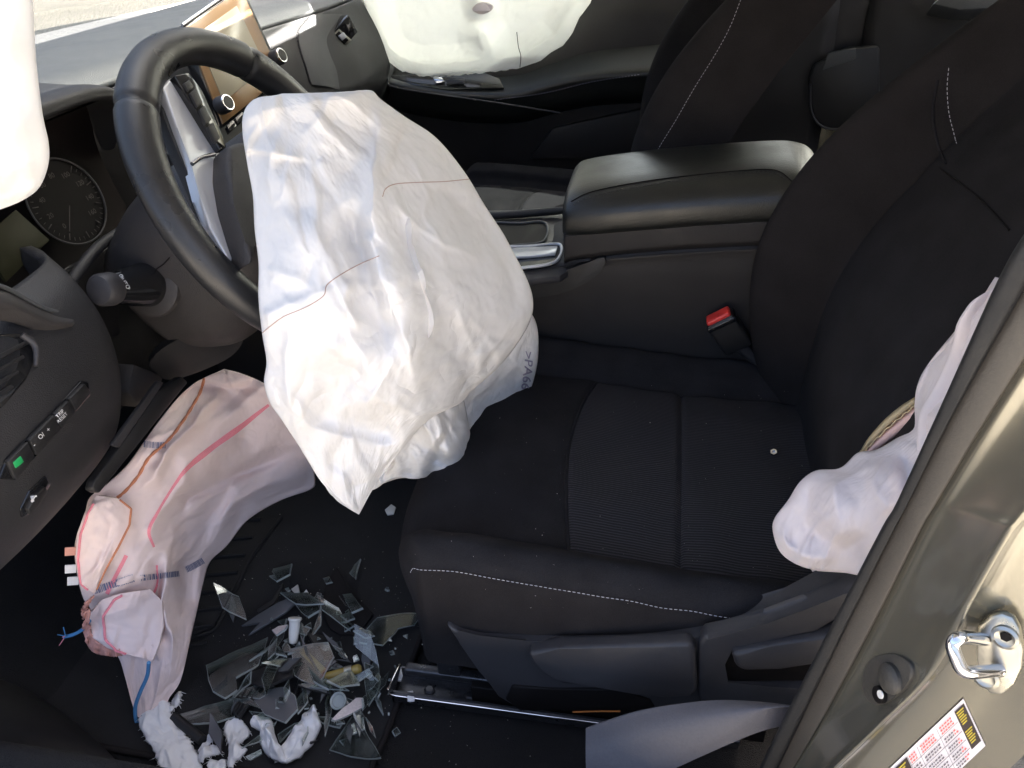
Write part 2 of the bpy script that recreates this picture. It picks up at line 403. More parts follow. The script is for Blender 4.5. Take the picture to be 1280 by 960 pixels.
def relax(P0, eu, ev, pin, iters, rng, noise, bend=.25, pull=.002, keep=None):
    """position-based cloth: rest lengths longer than the drawn surface, so the sheet buckles into wrinkles"""
    P = P0.copy(); nu, nv = P.shape[:2]; W = np.where(pin, 0., 1.)
    N = grid_normals(P0); nz = rng.normal(size=(nu, nv)); nz = (nz+np.roll(nz, 1, 0)+np.roll(nz, 1, 1)+np.roll(nz, -1, 0)+np.roll(nz, -1, 1))/3
    P += N*(nz*noise*W)[..., None]
    cons = []
    def add(di, dj, k, e):
        for par in (0, 1):
            if dj == 0: i = np.arange(par*di, nu-di) ; i = i[((i//di) % 2) == par]; A = np.ix_(i, range(nv)); B = np.ix_(i+di, range(nv))
            elif di == 0: j = np.arange(par*dj, nv-dj); j = j[((j//dj) % 2) == par]; A = np.ix_(range(nu), j); B = np.ix_(range(nu), j+dj)
            else:
                i = np.arange(0, nu-1); i = i[i % 2 == par]
                if dj > 0: A = np.ix_(i, range(nv-1)); B = np.ix_(i+1, range(1, nv))
                else: A = np.ix_(i, range(1, nv)); B = np.ix_(i+1, range(nv-1))
            L = np.linalg.norm(P0[A]-P0[B], axis=2); ee = e if np.isscalar(e) else (e[A]+e[B])/2
            cons.append((A, B, L*(1+ee), k))
    add(1, 0, .9, eu); add(0, 1, .9, ev); em = (np.asarray(eu)+np.asarray(ev))/2; em = float(em) if em.ndim == 0 else em
    add(1, 1, .5, em); add(1, -1, .5, em)
    add(2, 0, bend, eu); add(0, 2, bend, ev)
    for it in range(iters):
        for A, B, L, k in cons:
            d = P[A]-P[B]; l = np.linalg.norm(d, axis=2); wa, wb = W[A], W[B]; s = wa+wb
            c = np.where(s > 0, k*(l-L)/np.maximum(l*s, 1e-9), 0)[..., None]*d
            P[A] -= c*wa[..., None]; P[B] += c*wb[..., None]
        P += (P0-P)*(pull*W)[..., None]
    return P
def upsample(P, nu, nv):
    a = np.stack([cr(P[:, j], nu) for j in range(P.shape[1])], 1); return np.stack([cr(a[i], nv) for i in range(nu)], 0)
def lap(P, k=1, a=.5):
    P = P.copy()
    for _ in range(k):
        Q = P.copy(); Q[1:-1, 1:-1] = (1-a)*P[1:-1, 1:-1]+a*.25*(P[2:, 1:-1]+P[:-2, 1:-1]+P[1:-1, 2:]+P[1:-1, :-2]); P = Q
    return P
def rim_mask(P, k=1):
    m = np.zeros(P.shape[:2], bool); m[:k] = m[-k:] = True; m[:, :k] = m[:, -k:] = True; return m
def scan_grid(left, right, nu, nv, smooth=False):
    """picture-point grid between a left and a right outline, each a list of (x, y) running down"""
    l, r = np.array(left, float), np.array(right, float)
    if smooth: l, r = cr(l, 12*len(l)), cr(r, 12*len(r))
    def arc(p): s = np.concatenate([[0], np.cumsum(np.hypot(*np.diff(p, axis=0).T))]); return s/s[-1]
    t = np.linspace(0, 1, nu); L = np.stack([np.interp(t, arc(l), l[:, k]) for k in (0, 1)], 1); R = np.stack([np.interp(t, arc(r), r[:, k]) for k in (0, 1)], 1)
    u = np.linspace(0, 1, nv)[None, :, None]; return L[:, None]*(1-u)+R[:, None]*u
def bag_mesh(name, P, back, m, parent, **k):
    """closed bag: drawn front sheet and a smooth rear sheet that share the rim"""
    nu, nv = P.shape[:2]; t = np.minimum(1, np.minimum(np.arange(nu), np.arange(nu)[::-1])/(nu*.22)); s = np.minimum(1, np.minimum(np.arange(nv), np.arange(nv)[::-1])/(nv*.22))
    h = np.sqrt(np.clip(1-(1-t[:, None])**2, 0, 1))*np.sqrt(np.clip(1-(1-s[None])**2, 0, 1))
    B = lap(P, 30, .9); N = grid_normals(B); B = np.minimum(1, (1))*B-N*(h*back)[..., None]
    n = nu*nv; F = grid_faces(nu, nv); F2 = [tuple(n+q for q in f[::-1]) for f in F]
    B[0] = P[0]; B[-1] = P[-1]; B[:, 0] = P[:, 0]; B[:, -1] = P[:, -1]
    return obj(name, np.vstack([P.reshape(-1, 3), B.reshape(-1, 3)]), F+F2, m, parent, **k)

# ================================================================== SETTING
g = obj('ground', [(-60, -60, -.36), (60, -60, -.36), (60, 60, -.36), (-60, 60, -.36)], [(0, 1, 2, 3)], 'asphalt', smooth=False); g['kind'] = 'structure'

# floor pan and carpet: flat under the heels, rising to the firewall and up the centre tunnel and the sill
rows = []
for y, zt in ((-.50, .16), (-.455, .15), (-.425, .06), (-.40, .004), (-.30, 0), (-.10, 0), (.10, 0), (.19, .015), (.24, .10), (.30, .14), (.42, .14), (.48, .10), (.54, .01), (.80, 0), (1.00, 0), (1.07, .05), (1.11, .14)):
    rows.append([(x, y, zt+max(0, zx-zt*.5)) for x, zx in ((-1.0, .50), (-.85, .42), (-.72, .20), (-.62, .05), (-.50, .01), (-.2, 0), (.2, 0), (.6, .0), (1.0, .03), (1.5, .05), (1.9, .3))])
o = grid('car_floor', net(rows, 90, 70), 'carpet', thick=.012); o['kind'] = 'structure'

# the body shell that shades the cabin: roof, pillars, glass, outer sides
body = thing('car_body', 'beige-grey car body enclosing the cabin: roof, windshield and hood', 'car body', (.5, .35, -.3))
RX0, RX1 = -.10, 1.55
rows = [[(RX0-.02, y, 1.085-.06*abs((y-.35)/.85)**3), (RX0+.25, y, 1.135-.07*abs((y-.35)/.85)**3), (.8, y, 1.15-.07*abs((y-.35)/.85)**3), (RX1, y, 1.10-.07*abs((y-.35)/.85)**3)] for y in np.linspace(-.47, 1.17, 9)]
grid('roof', net(rows, 30, 24), ['headliner'], body, thick=-.03)
A = lambda y: [(-.92, y, .70), (-.65, y*.98+.007, .86), (-.35, y*.95+.02, 1.01), (RX0-.02, y*.92+.03, 1.085)]
ws = [[(-.94+.10*abs((y-.35)/.8)**2, y, .69), (-.66+.06*abs((y-.35)/.8)**2, .35+(y-.35)*.97, .87), (-.36+.02*abs((y-.35)/.8)**2, .35+(y-.35)*.95, 1.01), (RX0-.02, .35+(y-.35)*.94, 1.088)] for y in np.linspace(-.46, 1.16, 9)]
grid('windshield', net(ws, 24, 16), 'window_glass', body)
for s in (0, 1):
    y0 = -.50 if s == 0 else 1.20
    k = 1 if s == 0 else -1
    p = [(-.88, y0-.02*k, .66), (-.60, y0, .86), (-.33, y0+.02*k, 1.0), (-.08, y0+.04*k, 1.08), (.4, y0+.04*k, 1.12), (1.0, y0+.04*k, 1.12), (1.55, y0+.06*k, 1.08)]
    tube('roof_rail', p, .042, 'paint_dull', body, n=40)
# far side windows (glass) and rear end
plate('side_window', [(-.55, 1.19, .58), (.62, 1.17, .58), (.62, 1.165, 1.07), (-.10, 1.165, 1.06), (-.50, 1.185, .85)], .004, 'window_glass', body, bevel=0, smooth=False)
plate('side_window', [(.74, 1.17, .62), (1.5, 1.17, .62), (1.45, 1.165, 1.05), (.74, 1.165, 1.08)], .004, 'window_glass', body, bevel=0, smooth=False)
plate('rear_bulkhead', [(1.62, -.48, -.1), (1.62, 1.18, -.1), (1.62, 1.18, .75), (1.62, -.48, .75)], .02, 'headliner', body, bevel=0, smooth=False)
plate('pillar_trim', [(.60, 1.12, .40), (.76, 1.12, .40), (.74, 1.13, 1.09), (.64, 1.13, 1.09)], .04, 'grey_plastic', body, bevel=.008)
plate('outer_side', [(-1.2, 1.22, -.2), (1.7, 1.22, -.2), (1.7, 1.22, .60), (-1.2, 1.22, .60)], .03, 'paint', body, bevel=0, smooth=False)
plate('rear_quarter', [(.78, -.54, -.2), (1.7, -.54, -.2), (1.7, -.54, .62), (.78, -.54, .62)], .03, 'paint', body, bevel=0, smooth=False)
# hood and scuttle beyond the glass
hood = [[(-2.4, y, .46-.04*abs((y-.35)/.8)**2), (-2.0, y, .55-.04*abs((y-.35)/.8)**2), (-1.7, y, .590-.03*abs((y-.35)/.8)**2), (-1.50, y, .606-.03*abs((y-.35)/.8)**2)] for y in np.linspace(-.5, 1.2, 7)]
grid('hood', net(hood, 20, 16), 'paint', body, thick=.01)
cow = [[(-1.52, y, .600), (-1.20, y, .640), (-.98, y, .655), (-.90+.09*abs((y-.35)/.8)**2, y, .676)] for y in np.linspace(-.5, 1.2, 7)]
grid('scuttle', net(cow, 20, 12), 'scuttle_plastic', body, thick=.01)
tube('wiper_arm', [(-.99, -.35, .69), (-.955, .0, .715), (-.93, .35, .725), (-.935, .62, .72)], .008, 'black_plastic', body, n=24)
plate('firewall', [(-.98, -.5, -.1), (-.98, 1.2, -.1), (-.98, 1.2, .66), (-.98, -.5, .66)], .02, 'black_plastic', body, bevel=0, smooth=False)

# ================================================================== DASHBOARD
dash = thing('dashboard', 'dark grey dashboard with sunlit top behind the steering wheel', 'dashboard', (-.45, .3, .5))
# upper pad, from the windshield to the brow
top = []
for y in np.linspace(-.46, 1.14, 17):
    e = .055*abs((y-.35)/.8)**2; b = -.46 if y > .22 else -.47
    if y > .55: b = -.46+.045*min(1, (y-.55)/.3)
    top.append([(-.90+e, y, .675), (-.78, y, .703), (-.64, y, .715), (-.54, y, .715), (b-.03, y, .712), (b, y, .695)])
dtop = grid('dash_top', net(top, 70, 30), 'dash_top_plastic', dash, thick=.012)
# face below the brow on the passenger side
fac = []
for y in np.linspace(.16, 1.13, 12):
    k = min(1, max(0, (y-.40)/.25)); b = -.46+.045*min(1, max(0, (y-.55)/.3))
    fac.append([(b+.002, y, .690), (b+.012, y, .665), (b+.02+.012*k, y, .62), (b+.015+.03*k, y, .575), (b+.0+.05*k, y, .53), (b-.03+.05*k, y, .46), (b-.10+.05*k, y, .36), (b-.2, y, .30)])
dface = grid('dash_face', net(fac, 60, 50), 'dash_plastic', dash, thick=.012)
# stitched seam line on the passenger pad
# driver's side: panel that carries the switches, below and left of the wheel
lowp = []
for y, dx in ((-.50, .0), (-.44, .02), (-.36, .03), (-.28, .028), (-.20, .015), (-.165, -.015), (-.145, -.07)):
    lowp.append([(-.345+dx*.6, y, .592), (-.322+dx, y, .570), (-.305+dx, y, .525), (-.305+dx, y, .475), (-.318+dx, y, .425), (-.345+dx, y, .372), (-.385+dx*.6, y, .33), (-.46, y, .30)])
dlow = grid('bolster_panel', net(lowp, 60, 60), 'dash_plastic', dash, thick=.012)
rbox('end_cap', (-.52, -.485, .52), (.34, .02, .36), 'dash_plastic', dash, bevel=.008)
# knee panel behind the column and centre stack body
plate('knee_panel', [(-.43, -.2, .47), (-.43, .3, .47), (-.47, .3, .28), (-.47, -.2, .28)], .01, 'black_plastic', dash, bevel=0, smooth=False)
plate('centre_stack', [(-.405, .17, .60), (-.405, .52, .60), (-.36, .50, .40), (-.36, .20, .40)], .06, 'dash_plastic', dash, bevel=.01)

# instrument hood and its dark recess
hd = []
for y, zt, xs in ((-.30, .64, -.45), (-.26, .700, -.395), (-.18, .722, -.375), (-.08, .728, -.37), (.02, .724, -.375), (.075, .708, -.385), (.098, .68, -.41), (.105, .64, -.44)):
    hd.append([(-.62, y, .712 if zt > .66 else .66), (-.52, y, .716 if zt > .7 else zt), (xs-.035, y, zt), (xs-.006, y, zt-.002), (xs, y, zt-.010), (xs-.006, y, zt-.018), (xs-.05, y, zt-.022), (-.50, y, min(.69, zt-.02))])
grid('instrument_hood', net(hd, 60, 50), 'dash_plastic', dash)
rec = [[(-.395, y, .70), (-.44, y, .685), (-.462, y, .64), (-.455, y, .57), (-.435, y, .515), (-.39, y, .495)] for y in (-.29, -.2, -.1, 0, .06, .10)]
grid('instrument_recess', net(rec, 20, 30), 'recess_plastic', dash)
# gauge: ring, face, ticks, needle
GC = at(84, 252, X=-.425); GN = unit(V(1, -.12, .32)); gx, gy, gn = frame_of(GN)
gz = lathe('gauge', GC-GN*.004, GN, [(0, .052), (.002, .052)], 'gauge_face', dash)
th = np.linspace(0, 2*PI, 65)
tube('gauge_ring', [GC+.0525*(math.cos(a)*gx+math.sin(a)*gy) for a in th], .0012, 'grey_plastic', gz, ns=8)
G = []
for k in range(33):
    a = math.radians(-225+k*270/32); r0 = .040 if k % 4 == 0 else .044
    p = [GC+r*(math.cos(-a-PI)*gx+math.sin(-a-PI)*gy)*1. for r in (r0, .048)]; G.append(tube_geo(np.array(p), .00035 if k % 4 else .0006, 5))
v, F = join(G); obj('tick_marks', v, F, 'gauge_ink', gz, kind='stuff')
G = []
for k in range(9):
    a = math.radians(225-k*270/8); t, f = text_geo(str(k*20), .0085); G.append((GC+GN*.0008+np.array([(q[0]+.033*math.cos(a))*gx+(q[1]+.033*math.sin(a))*gy for q in t]), f))
v, F = join(G); obj('gauge_numbers', v, F, 'gauge_ink', gz, smooth=False, kind='stuff')
tube('needle', [at(87, 257, X=-.422), at(87, 289, X=-.419)], .0006, 'gauge_ink', gz, ns=6)
# display between the gauges, tinted
lc = [at(-25, 300, X=-.42), at(20, 262, X=-.425), at(62, 300, X=-.41), at(8, 352, X=-.40)]
plate('trip_display', lc, .004, 'lcd_face', dash, bevel=.0005)
# curved lip between cluster and column
tube('cluster_lip', [at(152, 288, X=-.375), at(122, 310, X=-.365), at(98, 340, X=-.355), at(78, 372, X=-.345), at(68, 392, X=-.338)], [.006, .007, .007, .006, .004], 'dash_plastic', dash, n=30)
plate('cluster_apron', [at(-40, 372, X=-.39), at(40, 372, X=-.39), at(100, 330, X=-.39), at(150, 300, X=-.39), at(150, 420, X=-.39), at(-40, 470, X=-.39)], .01, 'black_plastic', dash, bevel=.003)

# left air vent with carbon-look arc
vent = thing('air_vent', 'black driver-side air vent with textured arc trim at left edge', 'air vent', tuple(at(20, 420, X=-.31)))
arc = [(-30, 352), (5, 360), (35, 376), (60, 388), (88, 394)]
arc2 = [(-30, 400), (10, 402), (38, 412), (62, 418), (86, 412)]
R_ = [[at(*cr(arc, 12)[i], X=-.300+.0*i), .5*(at(*cr(arc, 12)[i], X=-.290)+at(*cr(arc2, 12)[i], X=-.290))+V(.006, 0, 0), at(*cr(arc2, 12)[i], X=-.292)] for i in range(12)]
grid('arc_trim', net(R_, 40, 10), 'carbon' if 'carbon' in MATS else 'column_plastic', vent, thick=.012)
tube('arc_edge', [at(x, y-1, X=-.297) for x, y in arc]+[at(92, 389, X=-.30)], .0022, 'dash_top_plastic', vent, n=30)
plate('vent_well', [hit(x, y, dlow, off=.004, fallback=at(x, y, X=-.285)) for x, y in ((-70, 425), (20, 418), (42, 424), (46, 440), (30, 474), (2, 506), (-40, 540), (-80, 540))], .010, 'gloss_black', vent, bevel=.003)
for k in range(4):
    plate('slat', [hit(x, y, dlow, off=.0075, fallback=at(x, y, X=-.285)) for x, y in ((-60, 476+k*16), (30-k*7, 428+k*18), (32-k*7, 432+k*18), (-60, 484+k*16))], .004, 'black_plastic', vent, bevel=.0008)
tube('vent_knob', [hit(x, y, dlow, off=.008, fallback=at(x, y, X=-.285)) for x, y in ((22, 424), (37, 436), (37, 460))], [.003, .0035, .002], 'grey_plastic', vent, n=10)

# switch panel: frame, four switches, lamp and prints
sw = thing('switch_panel', 'row of black switches with a green lit one on lower dash', 'switch panel', tuple(at(60, 530, X=-.28)))
hp = lambda x, y, off=.0: hit(x, y, dlow, off=off, fallback=at(x, y, X=-.28))
plate('frame', [hp(-4, 598, .003), hp(6, 574, .003), hp(99, 476, .003), hp(108, 478, .003), hp(111, 494, .003), hp(16, 600, .003)], .008, 'gloss_black', sw, bevel=.002)
def quad(px, off): return [hp(x, y, off) for x, y in px]
SWI = [[(80, 498), (99, 479), (107, 490), (88, 513)], [(62, 517), (79, 500), (87, 515), (70, 534)], [(30, 549), (61, 518), (69, 536), (39, 568)], [(3, 576), (28, 551), (37, 570), (13, 598)]]
sws = [plate('switch', quad(q, .0065), .006, 'black_plastic', sw, bevel=.0016) for q in SWI]
def print_at(name, s, c, ang, size, m, parent, target, bold=0.):
    """flat lettering laid on a surface; c = picture point of its middle, ang = picture angle of its baseline"""
    t, f = text_geo(s, 1., bold); ca, sa = math.cos(math.radians(ang)), math.sin(math.radians(ang)); P = []
    for q in t:
        x = c[0]+size*(q[0]*ca+q[1]*sa); y = c[1]+size*(q[0]*sa-q[1]*ca); h = hit(x, y, *target, off=.0006)
        P.append(h if h is not None else hit(c[0], c[1], *target, off=.0006))
    return obj(name, P, f, m, parent, smooth=False)
print_at('lettering', 'TRIP', (74.5, 517), -45, 6, 'white_print', sws[1], sws[1:2])
print_at('lettering', 'RESET', (77.5, 522), -45, 6, 'white_print', sws[1], sws[1:2])
print_at('lettering', '-', (42, 556), -45, 8, 'white_print', sws[2], sws[2:3])
print_at('lettering', '+', (60, 537), -45, 8, 'white_print', sws[2], sws[2:3])
print_at('symbol', 'O/', (51, 545), -45, 8, 'white_print', sws[2], sws[2:3])
plate('lamp', [hit(16, 578, sws[3], off=.001), hit(25, 570, sws[3], off=.001), hit(29, 577, sws[3], off=.001), hit(19, 585, sws[3], off=.001)], .002, 'green_lamp', sws[3], bevel=.0003)
rel = thing('trunk_release', 'small black pull switch with car symbol below the switch row', 'switch', tuple(at(40, 622, X=-.29)))
rp = plate('bezel', [hp(24, 636, .002), hp(36, 612, .002), hp(56, 594, .002), hp(62, 606, .002), hp(40, 640, .002), hp(26, 647, .002)], .008, 'gloss_black', rel, bevel=.002)
pb = plate('button', [hp(29, 634, .006), hp(38, 616, .006), hp(50, 606, .006), hp(54, 612, .006), hp(40, 633, .006), hp(31, 641, .006)], .005, 'black_plastic', rel, bevel=.0015)
sy = [(30, 623), (31, 620.5), (33.5, 619.5), (35, 616.5), (37.5, 616), (38, 618), (38.5, 620), (35, 623), (31.5, 625)]
obj('car_symbol', [hit(x, y, pb, off=.0006, fallback=hp(x, y, .007)) for x, y in sy], [tuple(range(len(sy)))], 'white_print', pb, smooth=False)

# touch display with two knobs
DN = unit(V(.93, -.12, .34)); DP = at(279, 156, Y=.27)
dsp = thing('display', 'tilted tablet display coloured with a tan reflection behind the steering wheel rim', 'screen', tuple(DP))
dq = lambda x, y, off=0.: ap(x, y, DP+DN*off, DN)
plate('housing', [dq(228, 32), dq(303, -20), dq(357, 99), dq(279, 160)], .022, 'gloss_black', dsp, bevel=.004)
plate('bezel', [dq(232, 34, .002), dq(302, -14, .002), dq(352, 97, .002), dq(279, 155, .002)], .003, 'bezel_tan_reflection', dsp, bevel=.0008)
plate('screen', [dq(245, 44, .0032), dq(296, 7, .0032), dq(333, 84, .0032), dq(280, 127, .0032)], .002, 'screen_tan_reflection', dsp, bevel=.0003)
tube('chrome_edge', [dq(228, 31, .003), dq(262, 7, .003), dq(303, -21, .003)], .0022, 'silver_trim', dsp)
for x, y in ((345, 74), (277, 133)):
    kb = lathe('knob', dq(x-3, y, .002), DN, [(0, .0125), (.004, .0135), (.016, .0130), (.018, .0118)], 'grey_plastic', dsp, ns=28)
    c = dq(x-3, y, .002)
    lathe('knob_ring', c+DN*.017, DN, [(0, .0122), (.0022, .0122), (.003, .0112)], 'chrome', kb, ns=28)
    lathe('knob_cap', c+DN*.018, DN, [(0, .0098), (.0028, .0095)], 'black_plastic', kb, ns=28)
for k in range(4):
    x, y = 288+k*11, 153-k*10; q = [dq(x-5, y+4, .0), dq(x+4, y-4, .0), dq(x+8, y+4, .004), dq(x-1, y+12, .004)]
    plate('hard_key', q, .008, 'gloss_black', dsp, bevel=.001)

# passenger-side vent
pv = thing('air_vent', 'square passenger-side air vent with metal tab at dash end', 'air vent', tuple(at(430, 40, Y=.95)))
VP = hit(430, 42, dface, fallback=at(430, 42, Y=.93)); VN = unit(V(.80, -.55, .1))
vq = lambda x, y, off=0.: ap(x, y, VP+VN*off, VN)
plate('vent_frame', [vq(411, 46, .012), vq(436, 18, .012), vq(448, 40, .012), vq(428, 62, .012)], .03, 'gloss_black', pv, bevel=.003)
plate('vent_bezel', [vq(413, 47, .014), vq(424, 36, .014), vq(440, 50, .014), vq(429, 60, .014)], .004, 'steel', pv, bevel=.001)
plate('vent_opening', [vq(416, 47, .0155), vq(424, 39, .0155), vq(436, 50, .0155), vq(429, 57, .0155)], .004, 'gauge_face', pv, bevel=.0005)
for k in range(3): tube('slat', [vq(419+k*4, 51-k*4+1, .017), vq(428+k*3, 57-k*4, .017)], .0012, 'black_plastic', pv)
plate('tab', [vq(424, 45, .02), vq(430, 40, .02), vq(434, 46, .02), vq(428, 51, .02)], .006, 'silver_trim', pv, bevel=.001)
pts = [hit(x, y, dface, off=.001) for x, y in cr([(416, -4), (395, 12), (380, 28), (371, 42), (374, 62), (381, 84), (387, 104)], 60)]
pts = [p for p in pts if p is not None]
if len(pts) > 8:
    stitches('stitching', pts, 'grey_plastic', dash, .005, .002, .0008)

ca_ = cr([(388, 106), (381, 84), (374, 62), (372, 42), (381, 28), (396, 12), (417, -4)], 30); cb_ = cr([(424, 112), (420, 88), (412, 68), (408, 48), (420, 28), (434, 10), (448, -6)], 30)
pr_ = [[hit(*(ca_[i]*(1-t)+cb_[i]*t), dface, off=.0015+.004*math.sin(PI*min(1, t*1.2))**.5) for t in np.linspace(.02, 1, 8)] for i in range(30)]
pr_ = [q for q in pr_ if all(k is not None for k in q)]
if len(pr_) > 6: grid('padded_insert', pr_, 'dash_top_plastic', dash)
# ================================================================== STEERING
TW = math.radians(29.66); WC = V(-.153, -.010, .609); WNn = V(math.cos(TW), 0, math.sin(TW)); WA = V(-math.sin(TW), 0, math.cos(TW)); WB = V(0, 1, 0)
wp = lambda a, b, h=0.: WC+a*WA+b*WB+h*WNn
wheel = thing('steering_wheel', 'black leather steering wheel with silver spoke trim', 'steering wheel', tuple(WC))
RR = .181
n1, n2 = 360, 28; P = np.zeros((n1, n2, 3))
for i in range(n1):
    a = 2*PI*i/n1; ca, sa = math.cos(a), math.sin(a); deg = math.degrees(a) % 360
    thick = 1.0+.10*math.exp(-((min(abs(deg-320), 360-abs(deg-320)))/22)**2)+.10*math.exp(-((deg-40)/22)**2)
    gro = min(min(abs(deg-q), 360-abs(deg-q)) for q in (321, 39, 140, 220)); gro = .0034*math.exp(-(gro/1.0)**2)
    for j in range(n2):
        q = 2*PI*j/n2; rr = (.0195*thick-gro); P[i, j] = wp(0, 0)+(RR+rr*math.cos(q)*1.02)*(ca*WA+sa*WB)+rr*.92*math.sin(q)*WNn
rimo = grid('rim', P, 'leather', wheel, cu=True, cv=True)
st = []
for a in np.radians(np.linspace(5, 62, 90)): st.append(wp(0, 0)+(RR-.0185)*(math.cos(a)*WA+math.sin(a)*WB)+.0055*WNn)
stitches('stitching', st, 'grey_plastic', rimo, .004, .002, .0008)
wl = lambda x, y, h=.0: ap(x, y, WC+WNn*h, WNn)
# hub cover (dark), spoke trim (silver), button pad
hubp = [wp(.075*math.cos(t)*(1.0 if math.cos(t) > 0 else 1.25), .085*math.sin(t), .030) for t in np.linspace(0, 2*PI, 28, endpoint=False)]
plate('hub', hubp, .05, 'column_plastic', wheel, bevel=.010, seg=4)
tr = [(203, 108), (214, 96), (222, 98), (238, 128), (262, 168), (276, 192), (282, 220), (288, 262), (300, 330), (284, 322), (262, 282), (250, 246), (240, 208), (222, 160)]
TR = [wl(x, y, .010) for x, y in tr]
spk = plate('spoke', TR, .012, 'silver_trim', wheel, bevel=.003, seg=3)
tube('spoke_ridge', [wl(240, 205, .012), wl(252, 197, .0135), wl(268, 193, .0135)], .0022, 'chrome', spk, n=12)
plate('spoke_backing', [wl(x, y, .002) for x, y in ((196, 120), (206, 150), (222, 190), (245, 240), (262, 290), (285, 322), (262, 282), (250, 246), (240, 208), (218, 155))], .012, 'dash_plastic', wheel, bevel=.002)
bp = plate('button_pad', [wl(x, y, .018) for x, y in ((218, 94), (236, 90), (252, 110), (278, 166), (284, 184), (276, 188), (262, 166), (240, 130))], .014, 'gloss_black', wheel, bevel=.002)
for q in (((230, 104), (237, 99), (243, 108), (236, 114)), ((238, 116), (245, 110), (254, 128), (247, 134)), ((249, 137), (256, 131), (265, 149), (258, 155)), ((260, 158), (267, 152), (276, 172), (270, 178))):
    plate('button', [wl(x, y, .021) for x, y in q], .005, 'black_plastic', bp, bevel=.0012)
pd = [(286, 182), (300, 176), (322, 178), (330, 250), (318, 330), (306, 300), (292, 255), (285, 215)]
plate('centre_pad', [wl(x, y, .034) for x, y in pd], .03, 'column_plastic', wheel, bevel=.006, seg=3)
plate('spoke', [wp(.02, .06, .008), wp(.03, .175, .006), wp(-.02, .175, .006), wp(-.04, .06, .008)], .014, 'silver_trim', wheel, bevel=.003)
plate('spoke', [wp(-.05, -.03, .006), wp(-.05, .03, .006), wp(-.175, .02, .004), wp(-.175, -.02, .004)], .014, 'grey_plastic', wheel, bevel=.003)

col = thing('steering_column', 'dark plastic steering column shroud behind the wheel', 'steering column', tuple(WC-WNn*.14))
def ringsec(h, ra_up, ra_dn, rb, sq=2.6, da=0., fl=0.):
    pts = []
    for t in np.linspace(0, 2*PI, 28, endpoint=False):
        c, s = math.cos(t), math.sin(t); e = 2/sq
        a = (ra_up if c > 0 else ra_dn)*math.copysign(abs(c)**e, c); b = rb*math.copysign(abs(s)**e, s); pts.append(wp(a+da, b, h))
    return pts
loft('shroud', [ringsec(-.020, .062, .066, .066), ringsec(-.040, .078, .086, .080), ringsec(-.080, .088, .105, .086), ringsec(-.125, .088, .122, .087), ringsec(-.170, .080, .128, .084), ringsec(-.225, .06, .11, .076)], 'column_plastic', col, n=40, ns=56)
shr = bpy.data.objects['shroud']
tube('parting_line', [hit(x, y, shr, off=.0002, fallback=wp(-.0, -.07, -.08)) for x, y in ((212, 322), (205, 330), (190, 340))], .0007, 'gauge_face', col)
# underside opening lip (dark oval)
ov = cr([(186, 455), (215, 428), (262, 412), (298, 414), (303, 428), (285, 448), (240, 468), (205, 475)], 36, True)
UP = at(245, 445, Y=-.06); UN = unit(V(.35, -.62, -.25)+.0*WNn)
plate('tilt_cover', [ap(x, y, UP, UN) for x, y in ov], .012, 'black_plastic', col, bevel=.004)
# stalk
SB = hit(186, 355, shr, fallback=at(186, 355, Y=-.085)); SD = unit(at(131, 362, Y=SB[1]-.066)-SB); SLn = np.linalg.norm(at(131, 362, Y=SB[1]-.066)-SB)
stk = thing('turn_signal_stalk', 'black stalk with round grey end and white printed marks', 'stalk', tuple(SB))
lathe('collar', SB-SD*.006, SD, [(0, .040), (.006, .039), (.010, .032)], 'column_plastic', stk, ns=40)
body_st = lathe('stalk_body', SB-SD*.004, SD, [(0, .0275), (.012, .026), (SLn*.5, .0225), (SLn*.8, .0182), (SLn*.9, .0172)], 'gloss_black', stk, ns=40)
lathe('end_knob', SB+SD*(SLn-.012), SD, [(0, .0176), (.004, .0186), (.018, .0180), (.0215, .0155), (.0228, .0105), (.0232, .003)], 'grey_plastic', stk, ns=40)
for (x, y, s) in ((151, 346, 'O'), (155, 353, 'AUTO'), (160, 361, '*')):
    print_at('symbol', s, (x, y), 55, 7, 'white_print', body_st, [body_st])
# lower column bracket and the torn-open knee cover
plate('column_bracket', [at(168, 455, X=-.34), at(205, 470, X=-.34), at(198, 500, X=-.34), at(175, 510, X=-.34), at(160, 490, X=-.34)], .03, 'column_plastic', col, bevel=.004)
kc = thing('knee_cover', 'black plastic knee panel flap swung open above pinkish airbag', 'panel', tuple(at(180, 540, X=-.31)))
plate('flap', [at(120, 600, X=-.288), at(116, 612, X=-.290), at(125, 617, X=-.290), at(236, 478, X=-.300), at(228, 470, X=-.302), at(196, 490, X=-.302), at(160, 545, X=-.295)], .012, 'black_plastic', kc, bevel=.003)
plate('edge_rib', [at(140, 556, X=-.292), at(150, 560, X=-.292), at(206, 478, X=-.304), at(198, 476, X=-.304)], .006, 'grey_plastic', kc, bevel=.002)

